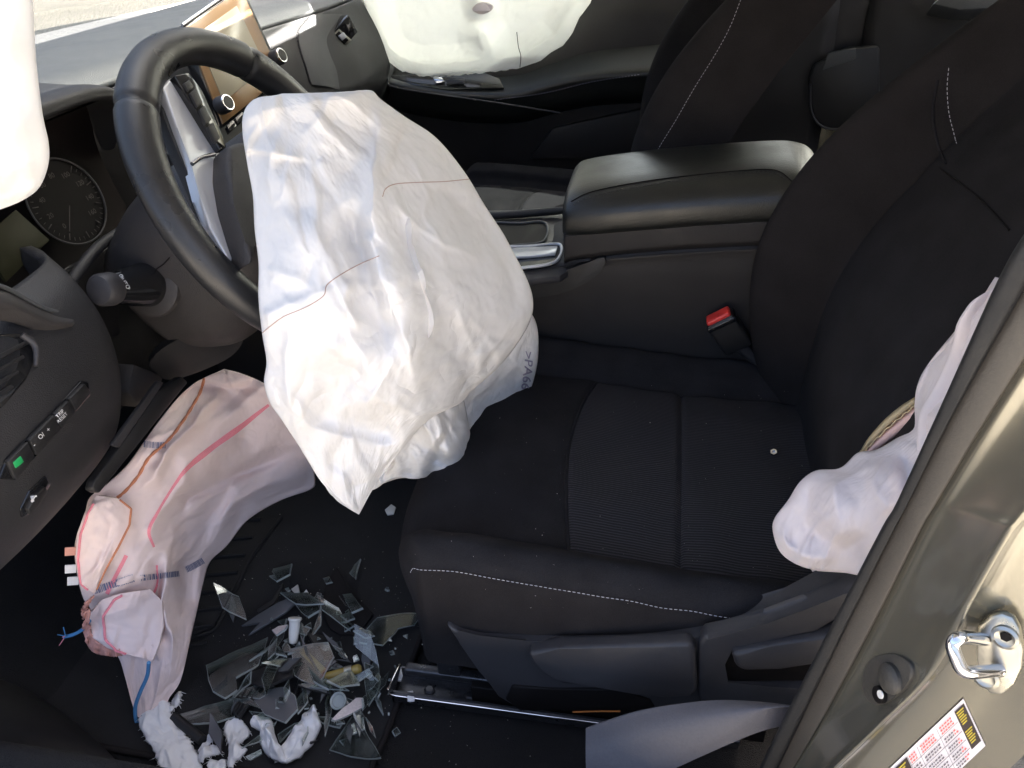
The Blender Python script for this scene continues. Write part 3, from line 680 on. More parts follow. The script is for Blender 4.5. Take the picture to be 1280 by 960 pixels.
# ================================================================== SEATS
ZC = [(-.02, .262), (0, .262), (.1, .263), (.2, .256), (.35, .241), (.5, .236), (.6, .24)]
def z0(x): return np.interp(x, [q[0] for q in ZC], [q[1] for q in ZC])
def make_seat(name, label, ox, oy, mir, oz):
    seat = thing(name, label, 'car seat', (ox+.25, oy, 0))
    T = lambda P: np.asarray(P, float)*V(1, mir, 1)+V(ox, oy, oz)
    # ---- cushion: s runs from the bight forward over the nose and under it, t across
    ns_, nt_ = 200, 190
    tprof = cr([(.250, -.150), (.262, -.10), (.264, -.045), (.254, -.002), (.232, .026), (.205, .014), (.178, -.006), (.10, .003), (0, .005), (-.10, .003), (-.186, -.008), (-.206, .016), (-.230, .026), (-.252, .008), (-.262, -.035), (-.264, -.09), (-.262, -.150)], nt_)
    P = np.zeros((ns_, nt_, 3)); 
    for i in range(ns_):
        s = i/(ns_-1)
        if s < .72: x = .60-(.60-.055)*s/.72; zd = 0.; nose = 0
        else:
            a = (s-.72)/.28
            if a < .6: q = a/.6*PI*.52; x = .055-.060*math.sin(q); zd = -.058*(1-math.cos(q)); nose = math.sin(q)
            else: q = (a-.6)/.4; x = -.005+.035*q; zd = -.058-.070*q; nose = 1
        y = tprof[:, 0].copy(); h = tprof[:, 1].copy(); ay = np.abs(y)/.264
        front = np.clip((.12-x)/.12, 0, 1)
        xx = x+.035*ay**4*max(nose, .0)+.018*ay**6*front
        y = y*(1-.06*front*nose)
        z = z0(min(max(x, 0), .6))+zd+h*(1-.55*nose*(h > 0))
        # crown of the padding
        z = z+.006*np.cos(np.clip(y/.18, -1, 1)*PI/2)*math.exp(-((x-.1)/.1)**2)
        P[i, :, 0] = xx; P[i, :, 1] = y; P[i, :, 2] = np.maximum(z, .105)
    # seams: grooves in the padding
    X_, Y_ = P[..., 0], P[..., 1]; topz = P[..., 2] > .19
    bx = .222-.022*np.cos(np.clip(Y_/.19, -1, 1)*PI/2)
    g = 0
    inside = (Y_ > -.187) & (Y_ < .179)
    for d, dep, wd in ((np.abs(Y_+.187), .007, .005), (np.abs(Y_-.179), .007, .005)): g = g+dep*np.exp(-(d/wd)**2)*np.clip((X_-.03)/.05, 0, 1)
    g = g+np.where(inside, .0032*np.exp(-((X_-bx)/.0032)**2)+.005*np.exp(-((X_-.348)/.0035)**2), 0)
    g = g+.0022*np.exp(-(np.abs(Y_+.252)/.003)**2)*topz
    rg = np.random.default_rng(5); nz = rg.normal(size=(26, 24, 1)); nz = upsample(np.repeat(nz, 3, 2), ns_, nt_)[..., 0]
    P[..., 2] -= np.where(topz, g, 0); P[..., 2] += .0011*nz*topz
    bx_d = bx
    F = np.array(grid_faces(ns_, nt_)); cen = (P.reshape(-1, 3))[F].mean(1)
    bxc = .222-.022*np.cos(np.clip(cen[:, 1]/.19, -1, 1)*PI/2)
    ins = (cen[:, 1] > -.187) & (cen[:, 1] < .179) & (cen[:, 0] > bxc) & (cen[:, 2] > .19)
    side = (np.abs(cen[:, 1]) > .253) | (cen[:, 2] < .17)
    W_ = T(P.reshape(-1, 3))
    def sub(nm, mask, m, par):
        f = F[mask]; idx, inv = np.unique(f, return_inverse=True); return obj(nm, W_[idx], inv.reshape(f.shape), m, par)
    cu = sub('cushion', ~ins & ~side, 'seat_fabric', seat)
    i1 = sub('cushion_insert', ins & (cen[:, 0] <= .348), 'seat_insert_fabric', seat)
    i2 = sub('cushion_insert', ins & (cen[:, 0] > .348), 'seat_insert_fabric', seat)
    sd = sub('cushion_side', side, 'seat_side_fabric', seat)
    kd = [(i, int(np.argmin(np.abs(P[:int(ns_*.7), i, 0]-(.222-.022*math.cos(min(1, max(-1, P[60, i, 1]/.19))*PI/2)))))) for i in range(nt_) if -.186 < P[60, i, 1] < .178 and P[60, i, 2] > .19]
    sp0 = np.array([(.222-.022*math.cos(min(1, max(-1, P[60, i, 1]/.19))*PI/2), P[60, i, 1], P[k, i, 2]+.0006) for i, k in kd])
    tube('seam', T(sp0), .0022, 'seat_fabric', cu, ns=8)
    j = int(np.argmin(np.abs(tprof[:, 0]+.2535)+(tprof[:, 1] < -.03)*9)); path = T(P[20:int(ns_*.80), j]+V(0, -.0012, .0012))
    stitches('stitching', path[::-1], 'white_thread', sd, .0034, .0018, .00040)
    # ---- backrest: sections up the spine, each across the seat
    sp = [(.515, .175, .02, .252), (.517, .25, .055, .262), (.522, .33, .083, .268), (.535, .42, .100, .270), (.562, .50, .102, .268), (.612, .585, .095, .262), (.672, .67, .080, .25), (.735, .755, .062, .235), (.80, .84, .045, .215), (.86, .92, .03, .19), (.885, .955, .012, .16)]
    spx = cr([(a, b) for a, b, _, _ in sp], 90); aux = cr([(c, d) for _, _, c, d in sp], 90)
    tv = np.gradient(spx, axis=0); tv /= np.linalg.norm(tv, axis=1, keepdims=True)
    tp = [(0, 0, 0), (.08, .002, 0), (.155, .004, 0), (.172, 0, .10), (.190, 0, .55), (.215, 0, .95), (.240, 0, .95), (.258, 0, .62), (.266, 0, .15), (.268, 0, -.35)]
    half = cr([(a/.268, b, c) for a, b, c in tp], 44)
    prof = np.vstack([half[::-1]*V(-1, 1, 1), half[1:]]); nb = len(prof)
    Q = np.zeros((90, nb, 3))
    for i in range(90):
        fx, fz = -tv[i, 1], tv[i, 0]      # forward normal of the spine
        b, wdt = aux[i]; bb = b*np.where((prof[:, 0] < 0) & (oz == 0), .22, 1.); off = prof[:, 1]+np.where(prof[:, 2] >= 0, prof[:, 2]*bb, prof[:, 2]*(.28 if oz == 0 else .10))
        yy = prof[:, 0]*wdt; d = np.abs(np.abs(yy)-.166); off = off-.006*np.exp(-(d/.005)**2)
        off = off+.012*np.cos(np.clip(yy/.16, -1, 1)*PI/2)*math.exp(-((spx[i, 1]-.36)/.1)**2)
        hs = .575-.30*(np.abs(yy)/.17)**2*.0
        off = off-np.where(np.abs(yy) < .166, .004*np.exp(-((spx[i, 1]-hs)/.004)**2), 0)
        Q[i, :, 0] = spx[i, 0]+fx*off; Q[i, :, 1] = yy; Q[i, :, 2] = spx[i, 1]+fz*off
    nz = upsample(np.repeat(rg.normal(size=(14, 16, 1)), 3, 2), 90, nb)[..., 0]; Q[..., 0] -= .0012*nz
    FB = np.array(grid_faces(90, nb)); ay = np.abs(np.repeat([prof[:, 0]*.268], 90, 0).reshape(-1)[FB].mean(1)); cb = Q.reshape(-1, 3)[FB].mean(1)
    WQ = T(Q.reshape(-1, 3))
    def subb(nm, mask, m):
        f = FB[mask]; idx, inv = np.unique(f, return_inverse=True); return obj(nm, WQ[idx], inv.reshape(f.shape), m, seat)
    bc = subb('backrest', ay < .168, 'seat_fabric'); bl = subb('back_bolster', ay >= .168, 'seat_side_fabric')
    Bk = Q.copy(); fwd = np.stack([-tv[:, 1], tv[:, 0]], 1); 
    for i in range(90): Bk[i, :, 0] = spx[i, 0]-fwd[i, 0]*(.10 if oz == 0 else .035); Bk[i, :, 2] = spx[i, 1]-fwd[i, 1]*(.10 if oz == 0 else .035)
    vb = np.vstack([WQ.reshape(90, nb, 3)[:, [0, -1]].reshape(-1, 3)]); 
    rowsb = np.stack([T(Q[:, 0]), T(Bk[:, 0]), T(Bk[:, nb//2]), T(Bk[:, -1]), T(Q[:, -1])], 1)
    grid('back_shell', rowsb, 'seat_side_fabric', seat)
    grid('back_cap', np.stack([T(Q[-1]), T(Bk[-1])], 0), 'seat_side_fabric', seat)
    return seat, (cu, i1, i2, sd, bc, bl), T

seat, SP, TS = make_seat('upholstered_seat', 'black fabric driver seat with ribbed insert, nearest the open door', -.012, 0, 1, 0.)
pseat, PP, TP = make_seat('upholstered_seat', 'black fabric passenger seat beyond the centre armrest', -.205, .705, -1, .055)
# stitched seam on the driver's backrest and passenger's bolster
def path_on(px, objs, n=80, off=.0008):
    q = [hit(x, y, *objs, off=off) for x, y in cr(px, n)]; return [p for p in q if p is not None]
for line, ob, par in (([(1186, 85), (1184, 110), (1186, 140), (1192, 165), (1197, 182)], SP, SP[5]), ([(928, -5), (912, 35), (893, 70), (868, 110), (845, 150), (822, 188), (812, 212)], PP, PP[5])):
    q = path_on(line, ob)
    if len(q) > 10: stitches('stitching', q, 'white_thread', par, .0034, .0018, .00040)
q = path_on([(1172, 100), (1166, 140), (1172, 180), (1183, 205)], SP)
if len(q) > 5: tube('piping', q, .0016, 'seat_fabric', SP[5])

q = path_on([(1176, 212), (1205, 232), (1235, 258), (1262, 288)], SP, 40, .0003)
if len(q) > 5: tube('seam', q, .0011, 'gauge_face', SP[4])
# plastic side shield, levers, rail
yS = -.272
sp_ = lambda pts, Y=yS: [at(x, y, Y=Y) for x, y in pts]
shield = plate('side_shield', sp_([(556, 782), (575, 792), (600, 798), (660, 801), (740, 803), (830, 800), (880, 795), (930, 788), (985, 768), (1030, 745), (1075, 720), (1090, 760), (1060, 840), (1040, 868), (960, 880), (870, 885), (760, 887), (680, 887), (642, 884), (622, 872), (598, 838), (575, 805)], yS), .035, 'grey_plastic', seat, bevel=.007, seg=4)
plate('height_lever', sp_([(660, 817), (700, 811), (862, 805), (869, 812), (872, 862), (866, 872), (830, 874), (806, 870), (770, 860), (700, 855), (678, 843), (664, 828)], yS-.014), .018, 'grey_plastic', seat, bevel=.006, seg=4)
plate('lever_recess', sp_([(640, 858), (690, 862), (770, 862), (812, 876), (820, 888), (650, 889), (632, 875)], yS-.003), .006, 'gauge_face', seat, bevel=.002)
plate('recline_surround', sp_([(874, 806), (880, 796), (960, 784), (1010, 766), (1075, 728), (1085, 752), (1020, 792), (965, 800), (912, 806), (900, 830), (905, 856), (960, 862), (1030, 858), (1010, 885), (880, 886), (872, 870)], yS-.010), .02, 'grey_plastic', seat, bevel=.005, seg=3)
plate('recline_pocket', sp_([(905, 808), (965, 800), (1060, 778), (1060, 850), (910, 852), (901, 832)], yS-.004), .01, 'gauge_face', seat, bevel=.001)
plate('recline_lever', sp_([(914, 818), (960, 809), (1060, 792), (1060, 826), (975, 839), (930, 840), (919, 834)], yS-.018), .02, 'grey_plastic', seat, bevel=.006, seg=4)
# rail: two lipped channels
def channel(name, x0, x1, y, z, w_, h_, m, par):
    pr = [(-w_/2, h_), (-w_/2, 0), (w_/2, 0), (w_/2, h_), (w_/2-.003, h_), (w_/2-.003, .003), (-w_/2+.003, .003), (-w_/2+.003, h_)]
    v = [(x, y+a, z+b) for x in (x0, x1) for a, b in pr]; n = len(pr); F = [(i, (i+1) % n, n+(i+1) % n, n+i) for i in range(n)]+[tuple(range(n))[::-1], tuple(range(n, 2*n))]
    return obj(name, v, F, m, par, smooth=False)
channel('rail_channel', -.012, .42, -.238, .016, .040, .020, 'rail_metal', seat)
rbox('slide_rail', (.23, -.232, .052), (.46, .014, .012), 'rail_metal', seat, bevel=.003)
rbox('rail_block', (.27, -.238, .038), (.36, .022, .034), 'gauge_face', seat, bevel=.002)
tube('rail_lip', [(-.016, -.262, .038), (-.008, -.259, .030), (.42, -.259, .032)], .0022, 'chrome', seat)
plate('rail_end', [(-.014, -.258, .012), (-.018, -.218, .012), (-.012, -.218, .042), (-.014, -.262, .045)], .003, 'chrome', seat, bevel=.0008)
for x in (.03, .085): lathe('rail_bolt', (x, -.238, .018), (0, 0, 1), [(0, .008), (.004, .0075), (.006, .005)], 'rail_metal', seat, ns=6)
tube('wire', [at(716, 890, Y=-.262), at(745, 889, Y=-.262), at(775, 889, Y=-.262)], .0011, 'orange_wire', seat, n=12)
rbox('slide_rail', (.21, .232, .035), (.46, .03, .05), 'rail_metal', seat, bevel=.003)
rbox('seat_pan', (.27, 0, .10), (.48, .47, .05), 'gauge_face', seat, bevel=.01)
for x in (.06, .44): rbox('seat_support', (x, -.228, .085), (.03, .02, .06), 'rail_metal', seat, bevel=.003)
for x in (.0, .34): rbox('seat_support', (x, .705, .06), (.04, .40, .11), 'rail_metal', pseat, bevel=.004)

# buckle
BA = unit(at(893, 385, Y=.222)-at(938, 452, Y=.234)); bx_ = unit(np.cross(BA, V(0, -1, 0))); by_ = np.cross(bx_, BA)
bk = thing('seat_belt_buckle', 'black seat belt buckle with bright red release button beside console', 'buckle', tuple(at(925, 440, Y=.23)))
BC = at(911, 415, Y=.224)
rbox('buckle_body', BC, (.044, .026, .064), 'black_plastic', bk, ax=(bx_, by_, BA), bevel=.005)
rbox('release_button', BC+BA*.0295, (.037, .0205, .016), 'red_plastic', bk, ax=(bx_, by_, BA), bevel=.003)
rbox('buckle_rim', BC+BA*.024, (.0455, .0275, .010), 'gloss_black', bk, ax=(bx_, by_, BA), bevel=.003)
print_at('lettering', 'PRESS', (900, 394), -14, 7, 'red_plastic', bk, [bpy.data.objects['release_button']])
tube('stalk', [BC-BA*.02, BC-BA*.05+V(.01, 0, 0), BC-BA*.09+V(.035, 0, -.01)], [.010, .009, .008], 'grey_plastic', bk, n=12)

# ================================================================== CENTRE CONSOLE
con = thing('centre_console', 'dark centre console with cup holder and padded armrest between the seats', 'console', (.2, .345, .1))
secs = []
for x, zt, yn, yf in ((-.50, .36, .27, .43), (-.30, .37, .26, .44), (-.10, .388, .255, .445), (.08, .398, .250, .450), (.15, .412, .246, .452), (.24, .428, .244, .454), (.45, .448, .244, .456), (.62, .448, .246, .454)):
    secs.append([(x, yn-.004, .02), (x, yn-.006, .18), (x, yn, .33), (x, yn+.002, zt-.02), (x, yn+.012, zt), (x, (yn+yf)/2, zt), (x, yf-.012, zt), (x, yf-.002, zt-.02), (x, yf, .33), (x, yf+.004, .02)])
cbody = loft('console_body', secs, 'console_plastic', con, n=50, ns=60)
# armrest: lower box and padded lid
def rr_sec(x, y0, y1, z0_, z1_, r, crown=0.):
    pts = []
    for cx, cy, a0 in ((y1-r, z1_-r, 0), (y0+r, z1_-r, 90), (y0+r, z0_+r, 180), (y1-r, z0_+r, 270)):
        for a in np.radians(np.linspace(a0, a0+90, 6)):
            yy = cx+r*math.cos(a); zz = cy+r*math.sin(a)
            if zz > (z0_+z1_)/2: zz += crown*(1-((yy-(y0+y1)/2)/((y1-y0)/2))**2)
            pts.append((x, yy, zz))
    return pts
loft('bin', [rr_sec(.158, .250, .446, .415, .440, .010), rr_sec(.150, .246, .450, .405, .458, .014), rr_sec(.17, .241, .455, .415, .470, .014), rr_sec(.30, .239, .457, .435, .486, .014), rr_sec(.49, .239, .457, .452, .500, .014), rr_sec(.52, .242, .454, .455, .500, .014)], 'console_plastic', con, n=40, ns=64)
def se_sec(x, yc, a, zb, zt, p=3.4):
    pts = []
    for t in np.linspace(0, 2*PI, 48, endpoint=False):
        c, s_ = math.cos(t), math.sin(t); zc = zb+(zt-zb)*.42
        pts.append((x, yc+a*math.copysign(abs(c)**(2/p), c), zc+((zt-zc) if s_ > 0 else (zc-zb))*math.copysign(abs(s_)**(2/(2.5 if s_ > 0 else 4)), s_)))
    return pts
lid = loft('armrest', [se_sec(.160, .347, .080, .458, .482), se_sec(.149, .347, .097, .450, .500), se_sec(.151, .347, .105, .447, .511), se_sec(.168, .347, .111, .447, .520), se_sec(.23, .347, .1145, .455, .530), se_sec(.34, .347, .1155, .468, .542), se_sec(.45, .347, .1155, .479, .550), se_sec(.486, .347, .113, .483, .548), se_sec(.506, .347, .105, .487, .540), se_sec(.516, .347, .09, .492, .524)], 'armrest_vinyl', con, n=90, ns=96)
q = path_on([(714, 252), (740, 240), (800, 228), (870, 219), (935, 213), (968, 213), (985, 222), (998, 238)], [lid], 160, .0004)
if len(q) > 10:
    tube('seam', q, .0009, 'gauge_face', lid); stitches('stitching', path_on([(716, 256), (740, 246), (800, 233), (870, 223), (935, 216), (966, 216), (983, 225)], [lid], 160, .0006), 'grey_plastic', lid, .004, .002, .0007)
# front tray: bezel, cup holder well, selector surround
tz = lambda x, y: at(x, y, Z=.404)
plate('tray', [tz(560, 262), tz(700, 262), tz(722, 300), tz(722, 330), tz(700, 345), tz(560, 360)], .012, 'grey_plastic', con, bevel=.003)
tube('tray_rim', [at(560, 270, Z=.412), at(625, 269, Z=.412), at(690, 264, Z=.414), at(712, 262, Z=.418)], [.006, .007, .007, .005], 'dash_plastic', con, n=20)
hole = cr([(590, 280), (650, 279), (676, 277), (684, 282), (684, 294), (676, 303), (650, 306), (590, 309)], 40, True)
plate('cup_holder', [at(x, y, Z=.409) for x, y in hole], .004, 'gauge_face', con, bevel=.001)
tube('cup_holder_lip', [at(x, y, Z=.4105) for x, y in np.vstack([hole, hole[:1]])], .0022, 'dash_top_plastic', con)
sel = cr([(600, 312), (660, 308), (694, 305), (702, 309), (700, 320), (690, 329), (660, 334), (600, 338)], 40, True)
plate('selector_well', [at(x, y, Z=.4095) for x, y in sel], .005, 'gloss_black', con, bevel=.001)
tube('selector_bezel', [at(x, y, Z=.411) for x, y in np.vstack([sel, sel[:1]])], .0026, 'silver_trim', con)
plate('selector_plate', [at(x, y, Z=.414) for x, y in ((600, 313), (660, 309), (697, 307), (694, 317), (660, 320), (600, 323))], .004, 'silver_trim', con, bevel=.001)
# soft knee pad on the console flank
yk = .236
kp = cr([(600, 352), (680, 345), (730, 330), (752, 322), (757, 328), (745, 345), (715, 362), (680, 371), (600, 378)], 44, True)
plate('knee_pad', [at(x, y, Y=yk) for x, y in kp], .02, 'black_plastic', con, bevel=.006, seg=3)
q = path_on([(757, 324), (800, 318), (880, 308), (958, 298)], [cbody, bpy.data.objects['bin']], 60, .0)

# ================================================================== FAR DOORS
door = thing('passenger_door', 'black passenger door panel with armrest under white curtain airbag', 'car door', (.1, 1.1, .1))
dr = []
for z, y in ((.0, 1.07), (.10, 1.075), (.22, 1.085), (.34, 1.09), (.44, 1.085), (.52, 1.09), (.58, 1.10), (.63, 1.11), (.665, 1.13)):
    dr.append([(x, y+(.012 if z < .3 and -.3 < x < .4 else 0), z-(.06*min(1, max(0, (.02-x)/.15)) if z > .6 else .04*min(1, max(0, (.02-x)/.15)) if z > .55 else 0)) for x in (-.62, -.45, -.25, -.13, -.05, .02, .1, .25, .45, .64)])
dp = grid('door_panel', net(dr, 50, 50), 'console_plastic', door, thick=.02)
# armrest shelf
arm = []
for px, py, d in ((486, 104, .0), (520, 110, .0), (575, 117, .0), (640, 117, 0), (690, 104, 0), (740, 94, 0), (800, 90, 0), (860, 88, 0), (930, 86, 0)):
    a = at(px, py, Y=1.025); t = (px-486)/440
    arm.append([a+V(0, .065, -.085), a+V(0, .02, -.06), a+V(0, .003, -.02), a+V(0, 0, -.005), a+V(0, .008, .005), a+V(.0, .035, .012+.012*t), a+V(0, .070, .020+.03*t)])
door_arm = grid('armrest', net(arm, 70, 40), 'armrest_vinyl', door)
st_ = path_on([(618, 125), (680, 116), (740, 102), (800, 93)], [door_arm], 60, .001)
if len(st_) > 10: stitches('stitching', st_, 'violet_print', door_arm, .004, .003, .0007)
tube('armrest_lip', [at(484, 98, Y=1.02), at(490, 108, Y=1.015), at(540, 117, Y=1.012), at(618, 128, Y=1.012), at(700, 141, Y=1.014)], .0022, 'grey_plastic', door, n=30)
plate('window_switch_panel', [at(488, 94, Y=1.05), at(600, 88, Y=1.07), at(625, 98, Y=1.06), at(630, 110, Y=1.035), at(560, 112, Y=1.03), at(492, 104, Y=1.03)], .008, 'gloss_black', door, bevel=.002)
plate('window_switch', [at(541, 97, Y=1.04), at(552, 96, Y=1.045), at(556, 102, Y=1.038), at(545, 104, Y=1.035)], .006, 'chrome', door, bevel=.001)
plate('switch_slot', [at(556, 99, Y=1.04), at(580, 98, Y=1.042), at(582, 103, Y=1.036), at(560, 106, Y=1.034)], .004, 'grey_plastic', door, bevel=.001)
plate('door_pocket', [at(690, 160, Y=1.076), at(830, 130, Y=1.076), at(835, 200, Y=1.076), at(660, 200, Y=1.076)], .02, 'console_plastic', door, bevel=.008)
rd = thing('rear_door', 'dark rear passenger door panel with bottle pocket behind the seats', 'car door', (1.1, 1.1, .1))
rr_ = [[(x, y, z) for x in (.70, .9, 1.1, 1.3, 1.6)] for z, y in ((.0, 1.08), (.15, 1.085), (.3, 1.095), (.45, 1.10), (.60, 1.11), (.665, 1.13))]
grid('door_panel', net(rr_, 30, 30), 'console_plastic', rd, thick=.02)
pk = [(1012, 98), (1018, 82), (1060, 60), (1100, 58), (1100, 148), (1050, 164), (1028, 162), (1015, 140)]
plate('pocket', [at(x, y, Y=1.07) for x, y in pk], .02, 'black_plastic', rd, bevel=.006)
tube('pocket_lip', [at(x, y, Y=1.062) for x, y in ((1013, 105), (1014, 138), (1026, 157), (1050, 161), (1096, 150))], .0028, 'grey_plastic', rd, n=30)
plate('grab_panel', [at(1028, 88, Y=1.068), at(1036, 66, Y=1.068), at(1070, 60, Y=1.068), at(1070, 74, Y=1.068)], .01, 'dash_top_plastic', rd, bevel=.002)
plate('armrest', [at(1165, 5, Y=1.03), at(1180, -8, Y=1.04), at(1290, -14, Y=1.04), at(1290, 8, Y=1.02), at(1200, 12, Y=1.02)], .05, 'dash_top_plastic', rd, bevel=.006)
rs = thing('rear_bench', 'black rear bench seat glimpsed behind the front seats', 'car seat', (1.3, .35, 0))
bn = [[(x, y, z) for y in (-.42, -.2, .1, .35, .6, .9, 1.05)] for x, z in ((.98, .10), (.95, .22), (.97, .29), (1.05, .31), (1.3, .27), (1.42, .28), (1.46, .4), (1.52, .62), (1.58, .85))]
grid('bench', net(bn, 50, 40), 'seat_fabric', rs)

# ================================================================== DOOR PILLAR (right foreground)
E0 = [(1475, -60), (1385, 90), (1290, 258), (1241, 340), (1170, 500), (1114, 625), (1094, 660), (1041, 763), (979, 885), (938, 968), (890, 1060)]
E1 = [(1520, -60), (1420, 105), (1310, 300), (1280, 358), (1193, 510), (1134, 625), (1116, 660), (1061, 772), (1003, 893), (962, 978), (912, 1068)]
E2 = [(1600, -40), (1490, 140), (1362, 330), (1280, 459), (1222, 550), (1176, 625), (1155, 660), (1097, 776), (1041, 879), (991, 960), (925, 1066)]
E3 = [(1760, 20), (1640, 200), (1490, 380), (1395, 505), (1330, 585), (1280, 645), (1258, 672), (1210, 756), (1166, 838), (1100, 905), (1010, 990)]
E4 = [(1960, 100), (1820, 260), (1650, 440), (1545, 575), (1475, 660), (1425, 720), (1400, 750), (1352, 832), (1308, 912), (1235, 985), (1130, 1070)]
pil = thing('door_pillar', 'beige-grey painted door pillar with latch striker at right edge', 'car pillar', tuple(at(1150, 800, Y=-.42)))
nP = 120
def edge(E, Y): return np.array([at(x, y, Y=Y) for x, y in cr(E, nP)])
e0, e1, e2, e3, e4 = edge(E0, -.385), edge(E1, -.392), edge(E2, -.402), edge(E3, -.446), edge(E4, -.452)
out = V(.25, -1, 0); out = unit(out)
sl_ = np.stack([e0+V(.045, .035, 0), e0+V(.012, .010, 0), e0*.85+e1*.15+out*.004, e0*.5+e1*.5+out*.007, e0*.15+e1*.85+out*.004, e1+V(.004, .004, 0)], 1)
grid('weatherstrip', np.stack([cr(sl_[i], 24) for i in range(nP)]), 'rubber', pil)
s2 = np.stack([e1+V(.0, .004, 0), e1*.92+e2*.08-out*.001, e1*.75+e2*.25+out*.003, e1*.5+e2*.5+out*.005, e1*.25+e2*.75+out*.004, e1*.06+e2*.94-out*.001, e2+V(.002, .004, 0)], 1)
grid('seal_band', np.stack([cr(s2[i], 24) for i in range(nP)]), 'seal_brown', pil)
# painted jamb: shallow valley, then a rounded ridge, then the outer wall that carries the striker
s3 = np.stack([e2+V(-.002, .006, 0), e2*.9+e3*.1-out*.003, e2*.7+e3*.3-out*.006, e2*.45+e3*.55-out*.006, e2*.2+e3*.8-out*.002, e3*1.0, e3*.93+e4*.07-out*.004, e3*.85+e4*.15-out*.012, e3*.65+e4*.35-out*.017, e3*.35+e4*.65-out*.014, e4], 1)
jamb = grid('jamb', np.stack([cr(s3[i], 60) for i in range(nP)]), 'paint', pil)
hj = lambda x, y, off=0.: hit(x, y, jamb, off=off, fallback=at(x, y, Y=-.44))
# rubber plug
PC = hj(1108, 852); PN = unit(np.cross(hj(1120, 850)-PC, hj(1108, 862)-PC)); PN = PN if PN@(CAM-PC) > 0 else -PN
hx = cr([(1078, 862), (1080, 838), (1092, 822), (1116, 818), (1136, 828), (1138, 846), (1124, 866), (1102, 880), (1086, 878)], 40, True)
plg = plate('rubber_plug', [ap(x, y, PC+PN*.004, PN) for x, y in hx], .008, 'plug_rubber', pil, bevel=.003, seg=3)
lathe('plug_dome', ap(1114, 848, PC+PN*.004, PN), PN, [(0, .0115), (.003, .011), (.0055, .008), (.0062, .002)], 'plug_rubber', plg, ns=28)
lathe('plug_boss', ap(1102, 868, PC+PN*.004, PN), PN, [(0, .0065), (.0035, .0062), (.004, .0045)], 'gauge_face', plg, ns=20)
lathe('plug_pin', ap(1101, 868, PC+PN*.008, PN), PN, [(0, .0032), (.001, .003)], 'white_plastic', plg, ns=16)
# striker: bolted plate with a wire loop
SC = hj(1246, 820, .020); SN = unit(V(-.52, -.80, .22))
sq = lambda x, y, off=0.: ap(x, y, SC+SN*off, SN)
sk = plate('striker', [sq(x, y, .003) for x, y in ((1222, 782), (1238, 770), (1252, 767), (1266, 772), (1274, 786), (1278, 812), (1277, 836), (1268, 856), (1252, 869), (1236, 868), (1226, 852), (1220, 824))], .007, 'steel', pil, bevel=.002, label='polished steel latch striker')
L0, L1 = sq(1230, 799, .004), sq(1250, 838, .004); ex = at(1190, 802, D=np.linalg.norm(SC-CAM)-.045)
lp = [L0, L0*.6+(sq(1196, 796, .032))*.4, sq(1200, 797, .034), sq(1191, 806, .038), sq(1196, 824, .038), sq(1204, 838, .036), sq(1218, 840, .028), L1*.8+sq(1210, 839, .03)*.2, L1]
tube('striker_loop', lp, .0044, 'chrome', sk, ns=16, n=48)
for x, y in ((1257, 796), (1233, 846)):
    lathe('screw', sq(x, y, .003), SN, [(0, .0085), (.002, .0082), (.003, .006), (.0018, .004), (.0018, .002)], 'steel', sk, ns=24)
lathe('screw_recess', sq(1257, 796, .0052), SN, [(0, .0036), (.0006, .0034)], 'gauge_face', sk, ns=6)
# placard sticker: rows and columns of print on a white label, wrapped on the jamb
KX, KY, KO = V(93, -88, 0), V(28, 59, 0), V(1111, 960, 0)      # baseline direction, down direction, top-left corner in the picture
def stk_pt(u, v, off): x, y, _ = KO+KX*u+KY*v; x -= 10*math.sin(PI*max(0, min(1, u)))*.0; return hj(x, y-6*math.sin(PI*u)*0, off)
def patch(name, u0, u1, v0, v1, off, m, par, nu=8, nv=4):
    return grid(name, [[stk_pt(u, v, off) for v in np.linspace(v0, v1, nv)] for u in np.linspace(u0, u1, nu)], m, par)
sticker = patch('sticker', -.75, 1.0, 0, 1.0, .0010, 'sticker_white', pil, 24, 10)
sticker['label'] = 'white placard sticker with red and black print and yellow-on-black blocks'
patch('black_block', .86, .985, .06, .86, .0016, 'sticker_black', sticker); patch('black_block', -.02, .22, .06, .86, .0016, 'sticker_black', sticker)
G = {}
def bar(m, u0, u1, v0, v1): 
    a = [stk_pt(u, v, .0021) for u, v in ((u0, v0), (u1, v0), (u1, v1), (u0, v1))]; G.setdefault(m, []).append((a, [(0, 1, 2, 3)]))
for k in range(7):
    for u0, u1 in ((.875, .965),): 
        for h in (0, 1): bar('sticker_yellow', u0+.002*k, u1-.01*(k % 3), .10+h*.40+k*.048, .125+h*.40+k*.048) if k < 6 else None
    for h in (0, 1): bar('sticker_yellow', .0, .19-.02*(k % 3), .10+h*.40+k*.05, .128+h*.40+k*.05)
for u in (.23, .36, .62): bar('sticker_ink', u, u+.004, .05, .98)
for v_ in (.24, .44, .62, .80): bar('sticker_ink', .23, .85, v_, v_+.012)
rn = random.Random(3)
for (u0, u1) in ((.245, .34), (.39, .59), (.65, .82)):
    for r_, v_ in enumerate((.07, .13, .19, .31, .37, .50, .56, .68, .74, .86, .92)):
        u = u0
        while u < u1-.02:
            l = rn.uniform(.012, .03); bar('sticker_red' if r_ < 3 or (u0 > .6 and u > .76) else 'sticker_ink', u, min(u+l, u1), v_, v_+.030); u += l+.010
for mname, parts in G.items():
    v, F = join(parts); obj('print', v, F, mname, sticker, smooth=False, kind='stuff')
